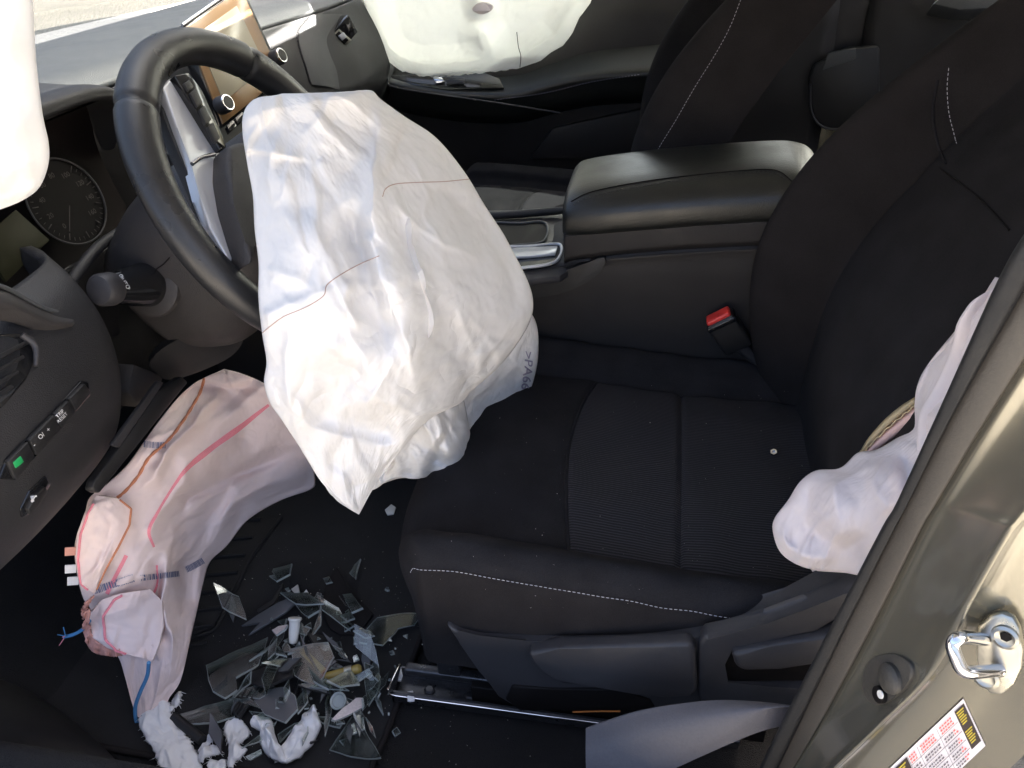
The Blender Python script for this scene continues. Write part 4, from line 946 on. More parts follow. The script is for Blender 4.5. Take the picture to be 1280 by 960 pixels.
# lower pillar and sill trims
trm = thing('sill_trim', 'grey plastic sill trim below the driver seat, bottom right', 'trim panel', tuple(at(850, 920, Y=-.37)))
tr_ = [[at(732, 968+20*k, Y=-.365-.01*k) for k in range(3)]]
ta = cr([(732, 908), (760, 898), (800, 886), (850, 878), (900, 874), (950, 877), (985, 882)], 20); tb = cr([(733, 985), (780, 968), (830, 948), (880, 925), (920, 907), (955, 893), (988, 885)], 20)
R_ = []
for i in range(20):
    f_ = i/19; a = at(*ta[i], Y=-.345-.02*f_**2); b = at(*tb[i], Y=-.385+.019*f_**2); mid = (a+b)/2+V(0, -.004, .006); R_.append([a+V(0, .006, -.03), a+V(0, .001, -.004), a*.85+b*.15+V(0, 0, .002), mid, b, b+V(0, -.004, -.02)])
grid('trim', net(R_, 50, 24), 'sill_plastic' if 'sill_plastic' in MATS else 'grey_plastic', trm)
sc_ = thing('kick_trim', 'dark bluish kick panel trim in the bottom left corner', 'trim panel', tuple(at(50, 920, Z=.08)))
ka = cr([(-40, 835), (0, 846), (50, 872), (100, 908), (140, 945), (170, 985)], 20)
R_ = [[at(x, y, Z=.012), at(x-14, y+12, Z=.05), at(x-40, y+40, Z=.085), at(x-80, y+90, Z=.10), at(x-130, y+160, Z=.10)] for x, y in ka]
grid('trim', net(R_, 40, 24), 'dash_plastic', sc_)

# ================================================================== AIRBAGS
rng = np.random.default_rng(11)
def pix_surface(G, yf, depth=None):
    """picture grid -> points; yf gives the cross-car position, depth brings the sheet towards the viewer"""
    Y = yf(G[..., 0], G[..., 1]); P = np.zeros(G.shape[:2]+(3,))
    for i in range(G.shape[0]):
        for j in range(G.shape[1]):
            v = ray(*G[i, j]); p = CAM+v*(Y[i, j]-CAM[1])/v[1]
            if depth is not None: p = p-unit(v)*depth[i, j]
            P[i, j] = p
    return P
def folds(G, lines):
    """ridges and creases: (polyline, height, width left, width right, fade)"""
    rr = np.random.default_rng(17); x, y = G[..., 0]+5*snoise(G, rr, 38)+2*snoise(G, rr, 15), G[..., 1]+4*snoise(G, rr, 34); h = np.zeros(x.shape)
    for line, a, wl_, wr_ in lines:
        d, s, t = seg_dist(x, y, cr(np.array(line, float), 26)); w_ = np.where(s > 0, wl_, wr_); fade = np.clip(np.minimum(t, 1-t)/.28, 0, 1); fade = fade*fade*(3-2*fade)
        h += a*np.exp(-(d/w_)**(1.25 if a > 0 else 1.7))*np.where((t > 0) & (t < 1), fade, 0)
    return h
def snoise(G, r, cell):
    """smooth noise over picture points"""
    x, y = G[..., 0]/cell, G[..., 1]/cell; n = 64; T = r.normal(size=(n, n)); xi, yi = np.floor(x).astype(int), np.floor(y).astype(int); fx, fy = x-xi, y-yi
    fx = fx*fx*(3-2*fx); fy = fy*fy*(3-2*fy); g_ = lambda a, b: T[a % n, b % n]
    return g_(xi, yi)*(1-fx)*(1-fy)+g_(xi+1, yi)*fx*(1-fy)+g_(xi, yi+1)*(1-fx)*fy+g_(xi+1, yi+1)*fx*fy
def creases(G, r, n=150, lens=(22, 110), hgt=.0026, origin=(330, 60), free=.3, big=52, bigh=.0090, bigl=(80, 230)):
    """pressed-in fold marks of packed nylon: long soft folds and many short straight creases, most fanning out from the hub (metres)"""
    w1, w2 = snoise(G, r, 30), snoise(G, r, 26); x, y = G[..., 0]+3*w1, G[..., 1]+3*w2; h = np.zeros(x.shape); nu, nv = x.shape
    for k in range(n+big):
        B_ = k < big; ln, hh = (bigl, bigh) if B_ else (lens, hgt)
        c = G[r.integers(2, nu-2), r.integers(2, nv-2)]; a = math.atan2(c[1]-origin[1], c[0]-origin[0])+r.normal(0, .28)
        if r.random() < (free*.5 if B_ else free): a = r.uniform(0, PI)
        L = ln[0]+(ln[1]-ln[0])*r.random()**(1 if B_ else 2); d = np.array([math.cos(a), math.sin(a)])*L/2; b = np.array([-d[1], d[0]])*r.normal(0, .14)
        w_ = (2.0+L*(.07 if B_ else .045))*r.uniform(.7, 1.4); R_ = L*.6+w_*8; I_ = (np.abs(x-c[0]) < R_) & (np.abs(y-c[1]) < R_)
        ds, sg, t = seg_dist(x[I_], y[I_], cr([c-d, c-d*.4+b*.7, c+d*.3+b, c+d], 9)); ww = np.where(sg > 0, w_*(.35 if B_ else .8), w_*r.uniform(1.2, 3.0))
        f = np.clip(np.minimum(t, 1-t)/.35, 0, 1); f = f*f*(3-2*f)
        h[I_] += r.choice([1, 1, -1])*hh*(.35+.65*L/ln[1])*r.uniform(.5, 1.3)*np.exp(-(ds/ww)**1.2)*f
    return h
def crumple(left, right, yf, lines, bulge, nu, nv, eu, ev, seed, it1=90, it2=60, sm=1, amp=1., cre=None, smooth=True):
    r = np.random.default_rng(seed); cu, cv = nu//4, nv//4
    G0 = scan_grid(left, right, nu, nv, smooth)
    t = np.linspace(0, 1, nu)[:, None]; s = np.linspace(0, 1, nv)[None]
    b = bulge*(np.clip(4*t*(1-t), 0, 1)**.5)*(np.clip(4*s*(1-s), 0, 1)**.5)
    F_ = pix_surface(G0, yf, b+folds(G0, lines))
    c = F_[::4, ::4]
    c2 = relax(c, eu, ev, rim_mask(c), it1, r, .004, bend=.35, pull=.01)
    D = upsample(lap(c2-c, 1), nu, nv)
    f1 = F_+D
    edge_ = np.minimum(1, np.minimum(np.minimum(np.arange(nu), np.arange(nu)[::-1])[:, None]/6, np.minimum(np.arange(nv), np.arange(nv)[::-1])[None]/6))
    h = creases(G0, r, **(cre or {}))*amp*(.25+.75*edge_)
    V_ = f1-CAM; V_ /= np.linalg.norm(V_, axis=2, keepdims=True)
    f2 = f1-V_*h[..., None]
    f2 = relax(f2, .004, .004, rim_mask(f2), it2, r, .0003, bend=.15, pull=.02)
    return lap(f2, sm, .35), G0

# ---------------------------------------------------------------- driver airbag
bag = thing('driver_airbag', 'large deflated white airbag hanging from the steering wheel hub', 'airbag', tuple(wp(0, 0, .04)))
yf = rbf([(303, 150), (318, 290), (322, 400), (330, 470), (385, 570), (448, 642), (500, 600), (590, 565), (465, 113), (345, 118), (540, 170), (625, 285), (666, 375), (672, 450), (630, 525), (400, 300), (480, 350), (560, 350), (450, 500), (550, 480), (600, 420), (430, 180)],
         [-.10, -.185, -.235, -.235, -.225, -.205, -.155, -.06, -.02, -.07, .03, .045, .03, .05, .05, -.175, -.17, -.10, -.215, -.13, -.05, -.09])
LB = [(345, 119), (318, 124), (305, 140), (303, 165), (309, 205), (316, 245), (318, 285), (323, 330), (323, 375), (328, 420), (333, 452), (330, 478), (337, 503), (352, 525), (370, 552), (386, 578), (402, 603), (425, 626), (448, 643)]
RB = [(352, 117), (400, 116), (440, 114), (464, 113), (476, 124), (505, 145), (545, 172), (580, 214), (605, 255), (628, 290), (640, 312), (657, 345), (666, 372), (664, 398), (648, 428), (622, 460), (590, 488), (575, 504), (540, 522), (510, 552), (485, 585), (466, 612), (449, 643)]
LN = [([(466, 112), (468, 160), (465, 205), (464, 245), (470, 300), (482, 345), (492, 385), (506, 430), (516, 470), (522, 505)], .030, 9, 60),
      ([(482, 250), (505, 300), (540, 350), (556, 420), (560, 470)], -.018, 24, 34), ([(600, 385), (630, 395), (660, 392)], .004, 6, 8), ([(585, 410), (620, 420), (655, 418)], -.004, 6, 8), ([(560, 440), (600, 445), (640, 436)], .004, 6, 8),
      ([(420, 255), (445, 300), (462, 350), (480, 400), (498, 450)], -.036, 38, 24),
      ([(390, 250), (400, 300), (425, 340), (440, 390), (440, 420)], .020, 34, 9),
      ([(330, 190), (360, 185), (420, 205), (455, 230)], -.007, 24, 30),
      ([(303, 165), (330, 140), (400, 128), (464, 118)], .010, 20, 30),
      ([(440, 430), (430, 470), (420, 520), (470, 545), (505, 540)], -.036, 36, 24),
      ([(345, 470), (385, 520), (430, 545), (480, 560), (515, 545)], .020, 22, 10),
      ([(500, 432), (470, 480), (455, 505), (470, 520)], .008, 8, 16),
      ([(575, 505), (530, 520), (500, 560), (470, 590), (450, 630)], .010, 14, 10),
      ([(410, 560), (430, 590), (446, 630)], -.008, 10, 12),
      ([(545, 250), (560, 330), (575, 420), (565, 490)], .006, 40, 40),
      ([(610, 440), (560, 460), (530, 500)], -.006, 16, 16),
      ([(330, 330), (370, 345), (400, 372)], .006, 12, 16),
      ([(600, 330), (560, 330), (525, 300)], -.004, 10, 10)]
PF, G0 = crumple(LB, RB, yf, LN, .022, 260, 200, .008, .010, 3, 200, 8)
front = bag_mesh('main_panel', PF, .045, 'airbag_nylon', bag)
# panel behind, with the printed polymer mark
yf2 = lambda x, y: yf(x, y)+.055
L2 = [(655, 385), (640, 410), (620, 440), (590, 470), (560, 500), (565, 530), (588, 549)]
R2 = [(657, 385), (668, 398), (673, 420), (672, 452), (664, 485), (652, 505), (640, 520), (622, 532), (605, 541), (589, 549)]
P2, G2 = crumple(L2, R2, yf2, [([(600, 480), (620, 500), (640, 515)], .006, 10, 12), ([(590, 500), (610, 520), (610, 538)], -.006, 8, 8)], .012, 90, 60, .012, .012, 5, 100, 10, cre=dict(n=30, lens=(15, 50), hgt=.0014, big=6, bigh=.003, bigl=(40, 80)))
rear = bag_mesh('printed_panel', P2, .02, 'airbag_nylon', bag)
yf3 = lambda x, y: yf(x, y)+.045
L3 = [(520, 500), (500, 530), (480, 560), (468, 590), (466, 612), (470, 608)]
R3 = [(578, 490), (586, 530), (589, 552), (593, 574), (575, 585), (555, 592), (530, 597), (500, 598), (475, 606)]
P3, G3 = crumple(L3, R3, yf3, [([(545, 515), (548, 545), (535, 575), (540, 596)], .012, 8, 12), ([(565, 520), (572, 550), (560, 575)], .010, 8, 8), ([(555, 520), (558, 550), (550, 590)], -.010, 8, 8), ([(520, 530), (515, 560), (500, 585)], -.012, 10, 10)], .016, 80, 80, .03, .03, 9, 120, 10)
lowf = bag_mesh('hanging_fold', P3, .02, 'airbag_nylon', bag)
bagp = (front, rear, lowf)
for ln in ([(326, 418), (340, 406), (356, 395), (382, 384), (404, 370), (409, 356), (428, 342), (450, 330), (474, 320)], [(478, 246), (482, 236), (495, 230), (525, 228), (555, 227), (586, 224)]):
    q = path_on(ln, [front], 90, .0002); tube('seam', q, .0005, 'seam_thread', front, ns=6)
# lettering >PA66< running down the edge of the rear panel
t, f = text_geo('>PA66<', 1., .012); P = []
for q in t:
    u_, v_ = q[0], q[1]; cx = 658-2.2*u_-1.2*u_*u_; cy = 467+17.5*u_; x = cx+v_*15*math.cos(math.radians(18)); y = cy+v_*15*math.sin(math.radians(18))*.5
    h = hit(x, y, rear, front, off=.0022); P.append(h if h is not None else hit(655, 470, rear, off=.0022))
obj('lettering', P, f, 'violet_print', rear, smooth=False)

# ---------------------------------------------------------------- knee airbag
kb_ = thing('knee_airbag', 'pinkish deflated knee airbag with pink stripes spilling to the floor', 'airbag', tuple(at(190, 890, Z=.01)))
yk_ = rbf([(275, 462), (330, 480), (386, 565), (392, 605), (310, 650), (262, 700), (240, 790), (225, 850), (190, 903), (150, 820), (100, 745), (94, 675), (130, 605), (200, 520), (250, 600), (180, 700), (300, 560), (165, 870)],
          [.0, .0, .0, .02, -.07, -.135, -.235, -.285, -.325, -.295, -.275, -.265, -.215, -.12, -.12, -.235, -.05, -.315])
LK = [(276, 463), (252, 474), (228, 492), (202, 522), (180, 552), (158, 582), (132, 606), (112, 622), (106, 642), (96, 668), (93, 690), (97, 722), (104, 748), (114, 764), (110, 784), (113, 806), (135, 814), (148, 822), (156, 846), (163, 872), (170, 894), (180, 906)]
RK = [(280, 461), (302, 467), (330, 479), (356, 498), (374, 524), (386, 562), (394, 600), (388, 612), (350, 626), (310, 650), (284, 682), (263, 702), (254, 730), (246, 765), (238, 800), (226, 850), (212, 872), (205, 886), (182, 906)]
LNK = [([(275, 464), (258, 500), (240, 530), (212, 562), (188, 596), (165, 622)], .010, 10, 14),
       ([(330, 512), (290, 545), (250, 580), (215, 620), (190, 662), (186, 685)], .006, 14, 14),
       ([(380, 560), (330, 575), (280, 600), (240, 625), (222, 660)], -.008, 14, 10),
       ([(392, 600), (330, 610), (270, 650), (235, 700)], .006, 14, 14),
       ([(165, 640), (150, 670), (130, 690), (118, 725)], .010, 8, 14),
       ([(222, 650), (210, 700), (205, 750), (214, 800), (215, 850)], .012, 16, 18),
       ([(185, 690), (195, 740), (190, 790), (160, 812)], -.010, 12, 12),
       ([(118, 770), (150, 790), (185, 810), (196, 835)], .010, 8, 10),
       ([(225, 700), (240, 720), (235, 780)], -.008, 10, 10),
       ([(345, 500), (320, 520), (300, 560)], -.004, 16, 16),
       ([(120, 630), (140, 660), (165, 680)], -.008, 10, 12)]
LNK = [(l_, a_*2.0, p_*.8, q_*.8) for l_, a_, p_, q_ in LNK]
PK, GK = crumple(LK, RK, yk_, LNK, .006, 210, 140, .008, .008, 21, 150, 8, amp=1., cre=dict(n=90, lens=(25, 120), hgt=.0028, origin=(420, 470), free=.25, big=26, bigh=.0080, bigl=(80, 220)))
PK[..., 2] = np.maximum(PK[..., 2], .014)
kfront = bag_mesh('main_panel', PK, .008, 'airbag_nylon_rose', kb_)
def ribbon(name, px, m, par, tgt, wid=2.5, n=80, off=.0007):
    c = cr(px, n); tn = np.gradient(c, axis=0); tn /= np.linalg.norm(tn, axis=1, keepdims=True); nn = np.stack([-tn[:, 1], tn[:, 0]], 1)
    rows = []
    for i in range(n):
        w_ = wid if np.isscalar(wid) else np.interp(i/(n-1), np.linspace(0, 1, len(wid)), wid)
        a = [hit(*(c[i]+nn[i]*w_*s), tgt, off=off) for s in (-.5, 0, .5)]
        if all(q is not None for q in a): rows.append(a)
    return grid(name, rows, m, par) if len(rows) > 3 else None
ribbon('pink_stripe', [(336, 506), (300, 534), (262, 562), (234, 585), (214, 612), (196, 642), (186, 664), (192, 684)], 'pink_print', kfront, kfront, [3.5, 7, 7, 4, 3, 4, 3])
ribbon('pink_stripe', [(196, 706), (196, 730), (186, 752)], 'pink_print', kfront, kfront, 3)
ribbon('pink_stripe', [(222, 688), (206, 700), (196, 726)], 'pink_print', kfront, kfront, 2.5) if False else None
ribbon('pink_stripe', [(158, 694), (146, 718), (134, 742)], 'pink_print', kfront, kfront, 5)
ribbon('pink_stripe', [(108, 640), (110, 670), (112, 700), (115, 730)], 'pink_print', kfront, kfront, 4)
for ln in ([(256, 468), (250, 490), (238, 512), (222, 536), (205, 556), (186, 572), (172, 596), (152, 618), (146, 622)],):
    q = path_on(ln, [kfront], 70, .0006); r_ = .0014+.0008*np.abs(np.sin(np.arange(len(q))*.7)); tube('overlock_edge', q, r_, 'orange_thread', kfront, ns=8)
def barcode(px, wid, seed):
    c = cr(px, 90); rn = random.Random(seed); G_ = []; s = 0
    tn = np.gradient(c, axis=0); tn /= np.linalg.norm(tn, axis=1, keepdims=True); i = 0
    while i < 87:
        l = rn.choice((1, 1, 2, 3)); a, b = c[i], c[min(i+l, 89)]; n_ = V(-tn[i][1], tn[i][0])*wid/2
        q = [hit(*p, kfront, off=.0007) for p in (a-n_, b-n_, b+n_, a+n_)]
        if all(k is not None for k in q): G_.append((q, [(0, 1, 2, 3)]))
        i += l+rn.choice((1, 1, 2))
    v, F = join(G_); return obj('barcode', v, F, 'blue_print', kfront, smooth=False, kind='stuff')
barcode([(168, 554), (188, 556), (208, 557)], 8, 1); barcode([(118, 738), (148, 728), (168, 722)], 9, 2); barcode([(176, 722), (206, 719), (224, 717)], 7, 3); barcode([(232, 712), (244, 706), (254, 700)], 8, 4)
# layers folded over at the left edge
for k, (l_, r_, dy) in enumerate((([(122, 618), (106, 640), (96, 668), (94, 700), (99, 730), (117, 742)], [(146, 622), (164, 636), (162, 656), (148, 684), (132, 712), (119, 741)], -.014),
                                  ([(150, 742), (126, 750), (110, 768), (114, 796), (134, 810), (160, 818)], [(188, 736), (204, 752), (206, 782), (200, 806), (192, 826), (164, 820)], -.012))):
    PL, _ = crumple(l_, r_, lambda x, y, dy=dy: yk_(x, y)+dy, [], .0, 60, 40, .012, .012, 60+k, 60, 6, amp=1., smooth=False, cre=dict(n=30, lens=(12, 50), hgt=.0025, origin=(230, 560), free=.4, big=8, bigh=.006, bigl=(40, 90)))
    fl = bag_mesh('folded_layer', PL, .0012, 'airbag_nylon_rose', kb_)
    e_ = [PL[i, -1]-unit(PL[i, -1]-CAM)*.0008 for i in range(2, 58)] if k == 0 else None
    if k == 0: tube('overlock_edge', e_, .0013, 'orange_thread', fl, ns=6); tube('overlock_edge', [PL[i, 3]-unit(PL[i, 3]-CAM)*.0012 for i in range(6, 56)], .0014, 'pink_print', fl, ns=6)
    if k == 1: tube('overlock_edge', [PL[i, 8]-unit(PL[i, 8]-CAM)*.0012 for i in range(4, 57)], .0016, 'pink_print', fl, ns=6); tube('overlock_edge', [PL[-1-i//3, 12+i//2]-unit(PL[-1, 20]-CAM)*.0012 for i in range(50)], .0013, 'orange_thread', fl, ns=6)
# frayed salmon hem and loose tabs
def rag(name, px, tgtY, m, par, amp=.006, seed=1, nv=10):
    r = np.random.default_rng(seed); a, b = cr(px[0], 40), cr(px[1], 40); P = np.zeros((40, nv, 3))
    for i in range(40):
        for j in range(nv):
            t = j/(nv-1); x, y = a[i]*(1-t)+b[i]*t; P[i, j] = at(x, y, Y=tgtY)-unit(ray(x, y))*amp*math.sin(i*.9+seed)*t+r.normal(size=3)*.0006
    return grid(name, P, m, par, thick=.0012)
mat('salmon_cloth', (.62, .30, .24), .8, bump=('noise', 300, .0008), var=.1)
rag('hem', ([(112, 762), (112, 784), (118, 800), (135, 808), (150, 812)], [(106, 768), (104, 790), (114, 814), (136, 820), (152, 820)]), -.305, 'salmon_cloth', kb_, .006, 2)
rag('hem', ([(118, 744), (110, 756), (108, 768)], [(108, 752), (102, 764), (104, 774)]), -.295, 'salmon_cloth', kb_, .004, 5)
for x, y, mm in ((86, 690, 'salmon_cloth'), (86, 712, 'white_shred'), (89, 727, 'white_shred')):
    plate('tab', [at(x-5, y-5, Y=-.282), at(x+9, y-6, Y=-.278), at(x+9, y+4, Y=-.278), at(x-5, y+5, Y=-.282)], .001, mm, kb_, bevel=0)
cd = [at(186, 828, Y=-.312), at(184, 845, Y=-.315), at(175, 866, Y=-.322), at(169, 885, Y=-.327), at(171, 903, Y=-.332), at(178, 900, Y=-.33)]
tube('cord', cd, .0024, 'blue_cord', kb_, n=40)
tube('cord', [at(112, 776, Y=-.30), at(104, 786, Y=-.303), at(92, 793, Y=-.306), at(80, 796, Y=-.308)], .0022, 'blue_cord', kb_, n=24)
for k in range(7):
    a = rng.normal(size=2)*7; tube('cord_fray', [at(82, 795, Y=-.308), at(78+a[0]*.5, 796+a[1]*.5, Y=-.31), at(74+a[0], 797+a[1], Y=-.309)], .0006, 'pink_print' if k % 3 == 0 else 'blue_cord', kb_)

# ---------------------------------------------------------------- seat side airbag
sb_ = thing('side_airbag', 'small white deflated airbag burst from the driver seat side', 'airbag', tuple(at(1050, 640, Y=-.24)))
ys_ = rbf([(968, 655), (1000, 600), (1060, 565), (1120, 540), (1180, 440), (1241, 350), (1050, 710), (1085, 700), (1160, 560), (1060, 640)], [-.235, -.22, -.215, -.215, -.215, -.21, -.27, -.29, -.26, -.275])
LS = [(1244, 346), (1225, 375), (1195, 412), (1160, 455), (1147, 480), (1143, 505), (1142, 535), (1120, 548), (1095, 562), (1072, 566), (1050, 585), (1020, 588), (1000, 602), (985, 625), (968, 648), (966, 665), (975, 690), (995, 705), (1020, 713)]
RS = [(1262, 352), (1240, 410), (1215, 465), (1190, 520), (1170, 570), (1150, 610), (1130, 650), (1110, 690), (1085, 718), (1055, 716), (1022, 714)]
LNS = [([(1142, 510), (1165, 520), (1190, 500)], .006, 8, 8), ([(1090, 575), (1105, 620), (1120, 650)], .008, 12, 16), ([(1120, 560), (1140, 600), (1140, 640)], -.008, 10, 10), ([(1050, 590), (1040, 640), (1060, 690)], .008, 20, 14), ([(990, 640), (1020, 670), (1060, 680), (1090, 665)], -.006, 14, 10), ([(975, 650), (1000, 690), (1050, 700)], .008, 10, 10), ([(1010, 600), (1005, 640), (1020, 690)], -.004, 8, 8)]
PS_, GS = crumple(LS, RS, ys_, [(a_, b_*1.7, c_, d_) for a_, b_, c_, d_ in LNS], .014, 140, 100, .008, .008, 31, 120, 8, amp=1., cre=dict(n=60, lens=(20, 90), hgt=.0025, origin=(1270, 320), free=.4, big=16, bigh=.008, bigl=(60, 180)))
sfront = bag_mesh('cushion', PS_, .03, 'airbag_nylon_side', sb_)
# torn seat seam: foam edge and pink inner cloth
mat('pink_cloth', (.70, .47, .42), .8, bump=('noise', 200, .001), var=.08)
seam_a = cr([(1074, 566), (1085, 548), (1105, 525), (1125, 508), (1144, 496)], 24); seam_b = cr([(1078, 568), (1092, 552), (1112, 533), (1130, 518), (1145, 506)], 24); seam_c = cr([(1086, 570), (1100, 562), (1120, 548), (1138, 535), (1148, 522)], 24)
grid('foam_edge', [[at(*seam_a[i], Y=-.196), at(*((seam_a[i]+seam_b[i])/2), Y=-.206), at(*seam_b[i], Y=-.203)] for i in range(24)], 'cream_foam', sb_, thick=.004)
grid('inner_cloth', [[at(*seam_b[i], Y=-.204), at(*((seam_b[i]+seam_c[i])/2), Y=-.213), at(*seam_c[i], Y=-.208)] for i in range(24)], 'pink_cloth', sb_, thick=.003)
tube('torn_edge', [at(*(seam_b[i]+V(0, 1.2*math.sin(i*1.7))), Y=-.207) for i in range(24)], .0007, 'cream_foam', sb_)

# ---------------------------------------------------------------- curtain airbags
cb = thing('curtain_airbag', 'white curtain airbag hanging over the far passenger window', 'airbag', (-.1, 1.03, .55))
out_ = [(446, -160), (452, -60), (454, -5), (459, 22), (464, 46), (474, 68), (490, 82), (508, 91), (530, 95), (560, 94), (600, 90), (640, 86), (664, 83), (678, 72), (690, 64), (706, 56), (714, 42), (724, 22), (738, 6), (744, -20), (756, -110), (770, -175)]
LC = [(446, -160), (454, -5), (463, 44), (476, 70), (500, 88), (530, 95)]; RC = [(770, -170), (756, -110), (746, -20), (738, 4), (724, 22), (716, 40), (704, 57), (688, 66), (676, 76), (650, 85), (600, 91), (540, 95)]
def ycur(x, y): return np.full(np.shape(x), 1.035)
GC_ = scan_grid(LC, RC, 150, 150)
x, y = GC_[..., 0], GC_[..., 1]
dl, _, _ = seg_dist(x, y, out_)
puff = .028*np.clip((dl-16)/22, 0, 1)**.6
pinch, _, _ = seg_dist(x, y, [(612, 98), (610, 62), (604, 45)]); pinch2, _, _ = seg_dist(x, y, [(590, -60), (598, -20), (602, 8)])
puff *= np.clip((np.minimum(pinch, pinch2*1.3)-6)/26, 0, 1)**.6
PCu = pix_surface(GC_, ycur, puff); PCu = relax(PCu, .010, .010, rim_mask(PCu), 40, np.random.default_rng(4), .002, bend=.3, pull=.02)
grid('panel', lap(PCu, 2), 'curtain_nylon', cb, thick=.004)
cpan = bpy.data.objects['panel']
hc = [hit(x, y, cpan, off=.0008) for x, y in cr([(590, 12), (597, 4), (608, 3), (617, 8), (612, 15), (600, 18)], 24, True)]
obj('vent_patch', hc, [tuple(range(24))], 'airbag_nylon_raw', cb, smooth=False)
q = path_on([(646, 40), (648, 58), (651, 70), (650, 84)], [cpan], 30, .0006); tube('seam', q, .0008, 'gauge_face', cb)
for x, y in ((455, 8), (457, 30)): plate('tether_tab', [at(x-4, y-3, Y=1.034), at(x+3, y-3, Y=1.034), at(x+3, y+3, Y=1.034), at(x-4, y+3, Y=1.034)], .002, 'curtain_nylon', cb, bevel=0)
nb_ = thing('curtain_airbag', 'bright overexposed white curtain airbag in the top left corner', 'airbag', tuple(at(20, 100, Y=-.46)))
LD = [(-320, -200), (-300, 20), (-240, 200), (-120, 280), (-60, 278), (-20, 268)]; RD = [(20, -200), (30, -90), (41, 0), (45, 70), (53, 140), (61, 180), (60, 208), (48, 236), (25, 252), (0, 262), (-19, 268)]
PD, GD = crumple(LD, RD, lambda x, y: np.full(np.shape(x), -.455), [([(20, -100), (10, 80), (10, 240)], .01, 40, 40)], .03, 80, 60, .01, .01, 8, 40, 20)
bag_mesh('panel', PD, .03, 'curtain_nylon', nb_)

# ================================================================== FLOOR MAT
fm = thing('floor_mat', 'black driver floor mat with ribbed heel pad', 'floor mat', (-.2, -.1, 0))
mo = [(-.62, -.33), (-.60, -.36), (-.30, -.372), (-.04, -.365), (-.015, -.33), (-.01, -.2), (-.01, .16), (-.04, .20), (-.55, .20), (-.60, .17)]
v, F = [], []
base = plate('mat', [(x, y, .008) for x, y in cr(np.array(mo), 60, True)], .006, 'mat_rubber', fm, bevel=.002)
q = cr(np.array(mo), 120, True); q = np.vstack([q, q[:1]]); tube('binding', [(x, y, .008) for x, y in q], .0042, 'seat_side_fabric', fm, ns=8)
hp_ = [at(*p, Z=.011) for p in ((262, 640), (352, 648), (300, 720), (268, 782), (228, 800), (200, 790))]
plate('heel_pad', hp_, .004, 'mat_rubber', fm, bevel=.0015)
for k in range(9):
    y = 628+k*22; a, b = at(230-k*1.5, y+6, Z=.0135), at(335-k*9.5, y-1, Z=.0135); tube('rib', [a, (a+b)/2+V(0, 0, .0004), b], .0032, 'mat_rubber', fm, ns=8, n=10)
tube('pad_edge', [at(352, 646, Z=.0125), at(318, 690, Z=.0125), at(298, 730, Z=.0125), at(276, 775, Z=.0125), at(262, 790, Z=.0125), at(226, 800, Z=.0125)], .0022, 'mat_rubber', fm, n=30)

# ================================================================== BROKEN GLASS AND DEBRIS
S3 = lambda u, v: (200+u*.28125, 680+v*.28125)          # measured on an enlargement of the footwell
S2 = lambda u, v: (60+u*.3125, 660+v*.3125)
def lying(px, h, tilt, seed):
    """polygon lying on the mat: a tilted plane whose lowest corner touches height h"""
    r = random.Random(seed); a = r.uniform(0, 2*PI); n = unit(V(math.sin(tilt)*math.cos(a), math.sin(tilt)*math.sin(a), math.cos(tilt)))
    c = np.mean(px, 0); zc = h+.004
    for _ in range(30):
        p0 = at(c[0], c[1], Z=zc); P = np.array([ap(x, y, p0, n) for x, y in px]); lo = P[:, 2].min()
        if abs(lo-h) < .0004: break
        zc += (h-lo)
    return P, n
def shard(name, label, px, h, tilt, seed, m='shard_glass', edge='glass_edge', th=.0028, group=None, S=S3, cat='glass shard'):
    r_ = random.Random(seed+999); jag = []
    for i in range(len(px)):
        a, b = np.array(px[i], float), np.array(px[(i+1) % len(px)], float); jag.append(tuple(a)); L_ = np.linalg.norm(b-a)
        for q_ in ((.35, .7) if L_ > 90 else (.5,) if L_ > 30 else ()):
            m_ = a+(b-a)*(q_+r_.uniform(-.12, .12)); nn = V(-(b-a)[1], (b-a)[0])/L_; jag.append(tuple(m_+nn*L_*r_.uniform(-.03, .03)))
    px = jag
    P, n = lying([S(*q) for q in px], h, math.radians(tilt), seed)
    if n@(CAM-P.mean(0)) < 0: n = -n
    k = len(P); v = np.vstack([P+n*th, P]); F = [tuple(range(k)), tuple(range(2*k-1, k-1, -1))]+[(i, (i+1) % k, k+(i+1) % k, k+i) for i in range(k)]
    # narrow ground edge on top
    c = P.mean(0); inn = P+n*th+ (c-P)/np.linalg.norm(c-P, axis=1, keepdims=True)*min(.0006, .25*np.linalg.norm(c-P, axis=1).min())
    v = np.vstack([v, inn+n*.0004]); F = [tuple(range(2*k, 3*k)), tuple(range(2*k-1, k-1, -1))]
    F += [(i, (i+1) % k, 2*k+(i+1) % k, 2*k+i) for i in range(k)]+[(i, (i+1) % k, k+(i+1) % k, k+i) for i in range(k)]
    fmi = [0, 0]+[1]*k+[1]*k
    o = obj(name, v, F, [m, edge], None, smooth=False, fm=fmi); tag(o, label, cat, group); return o
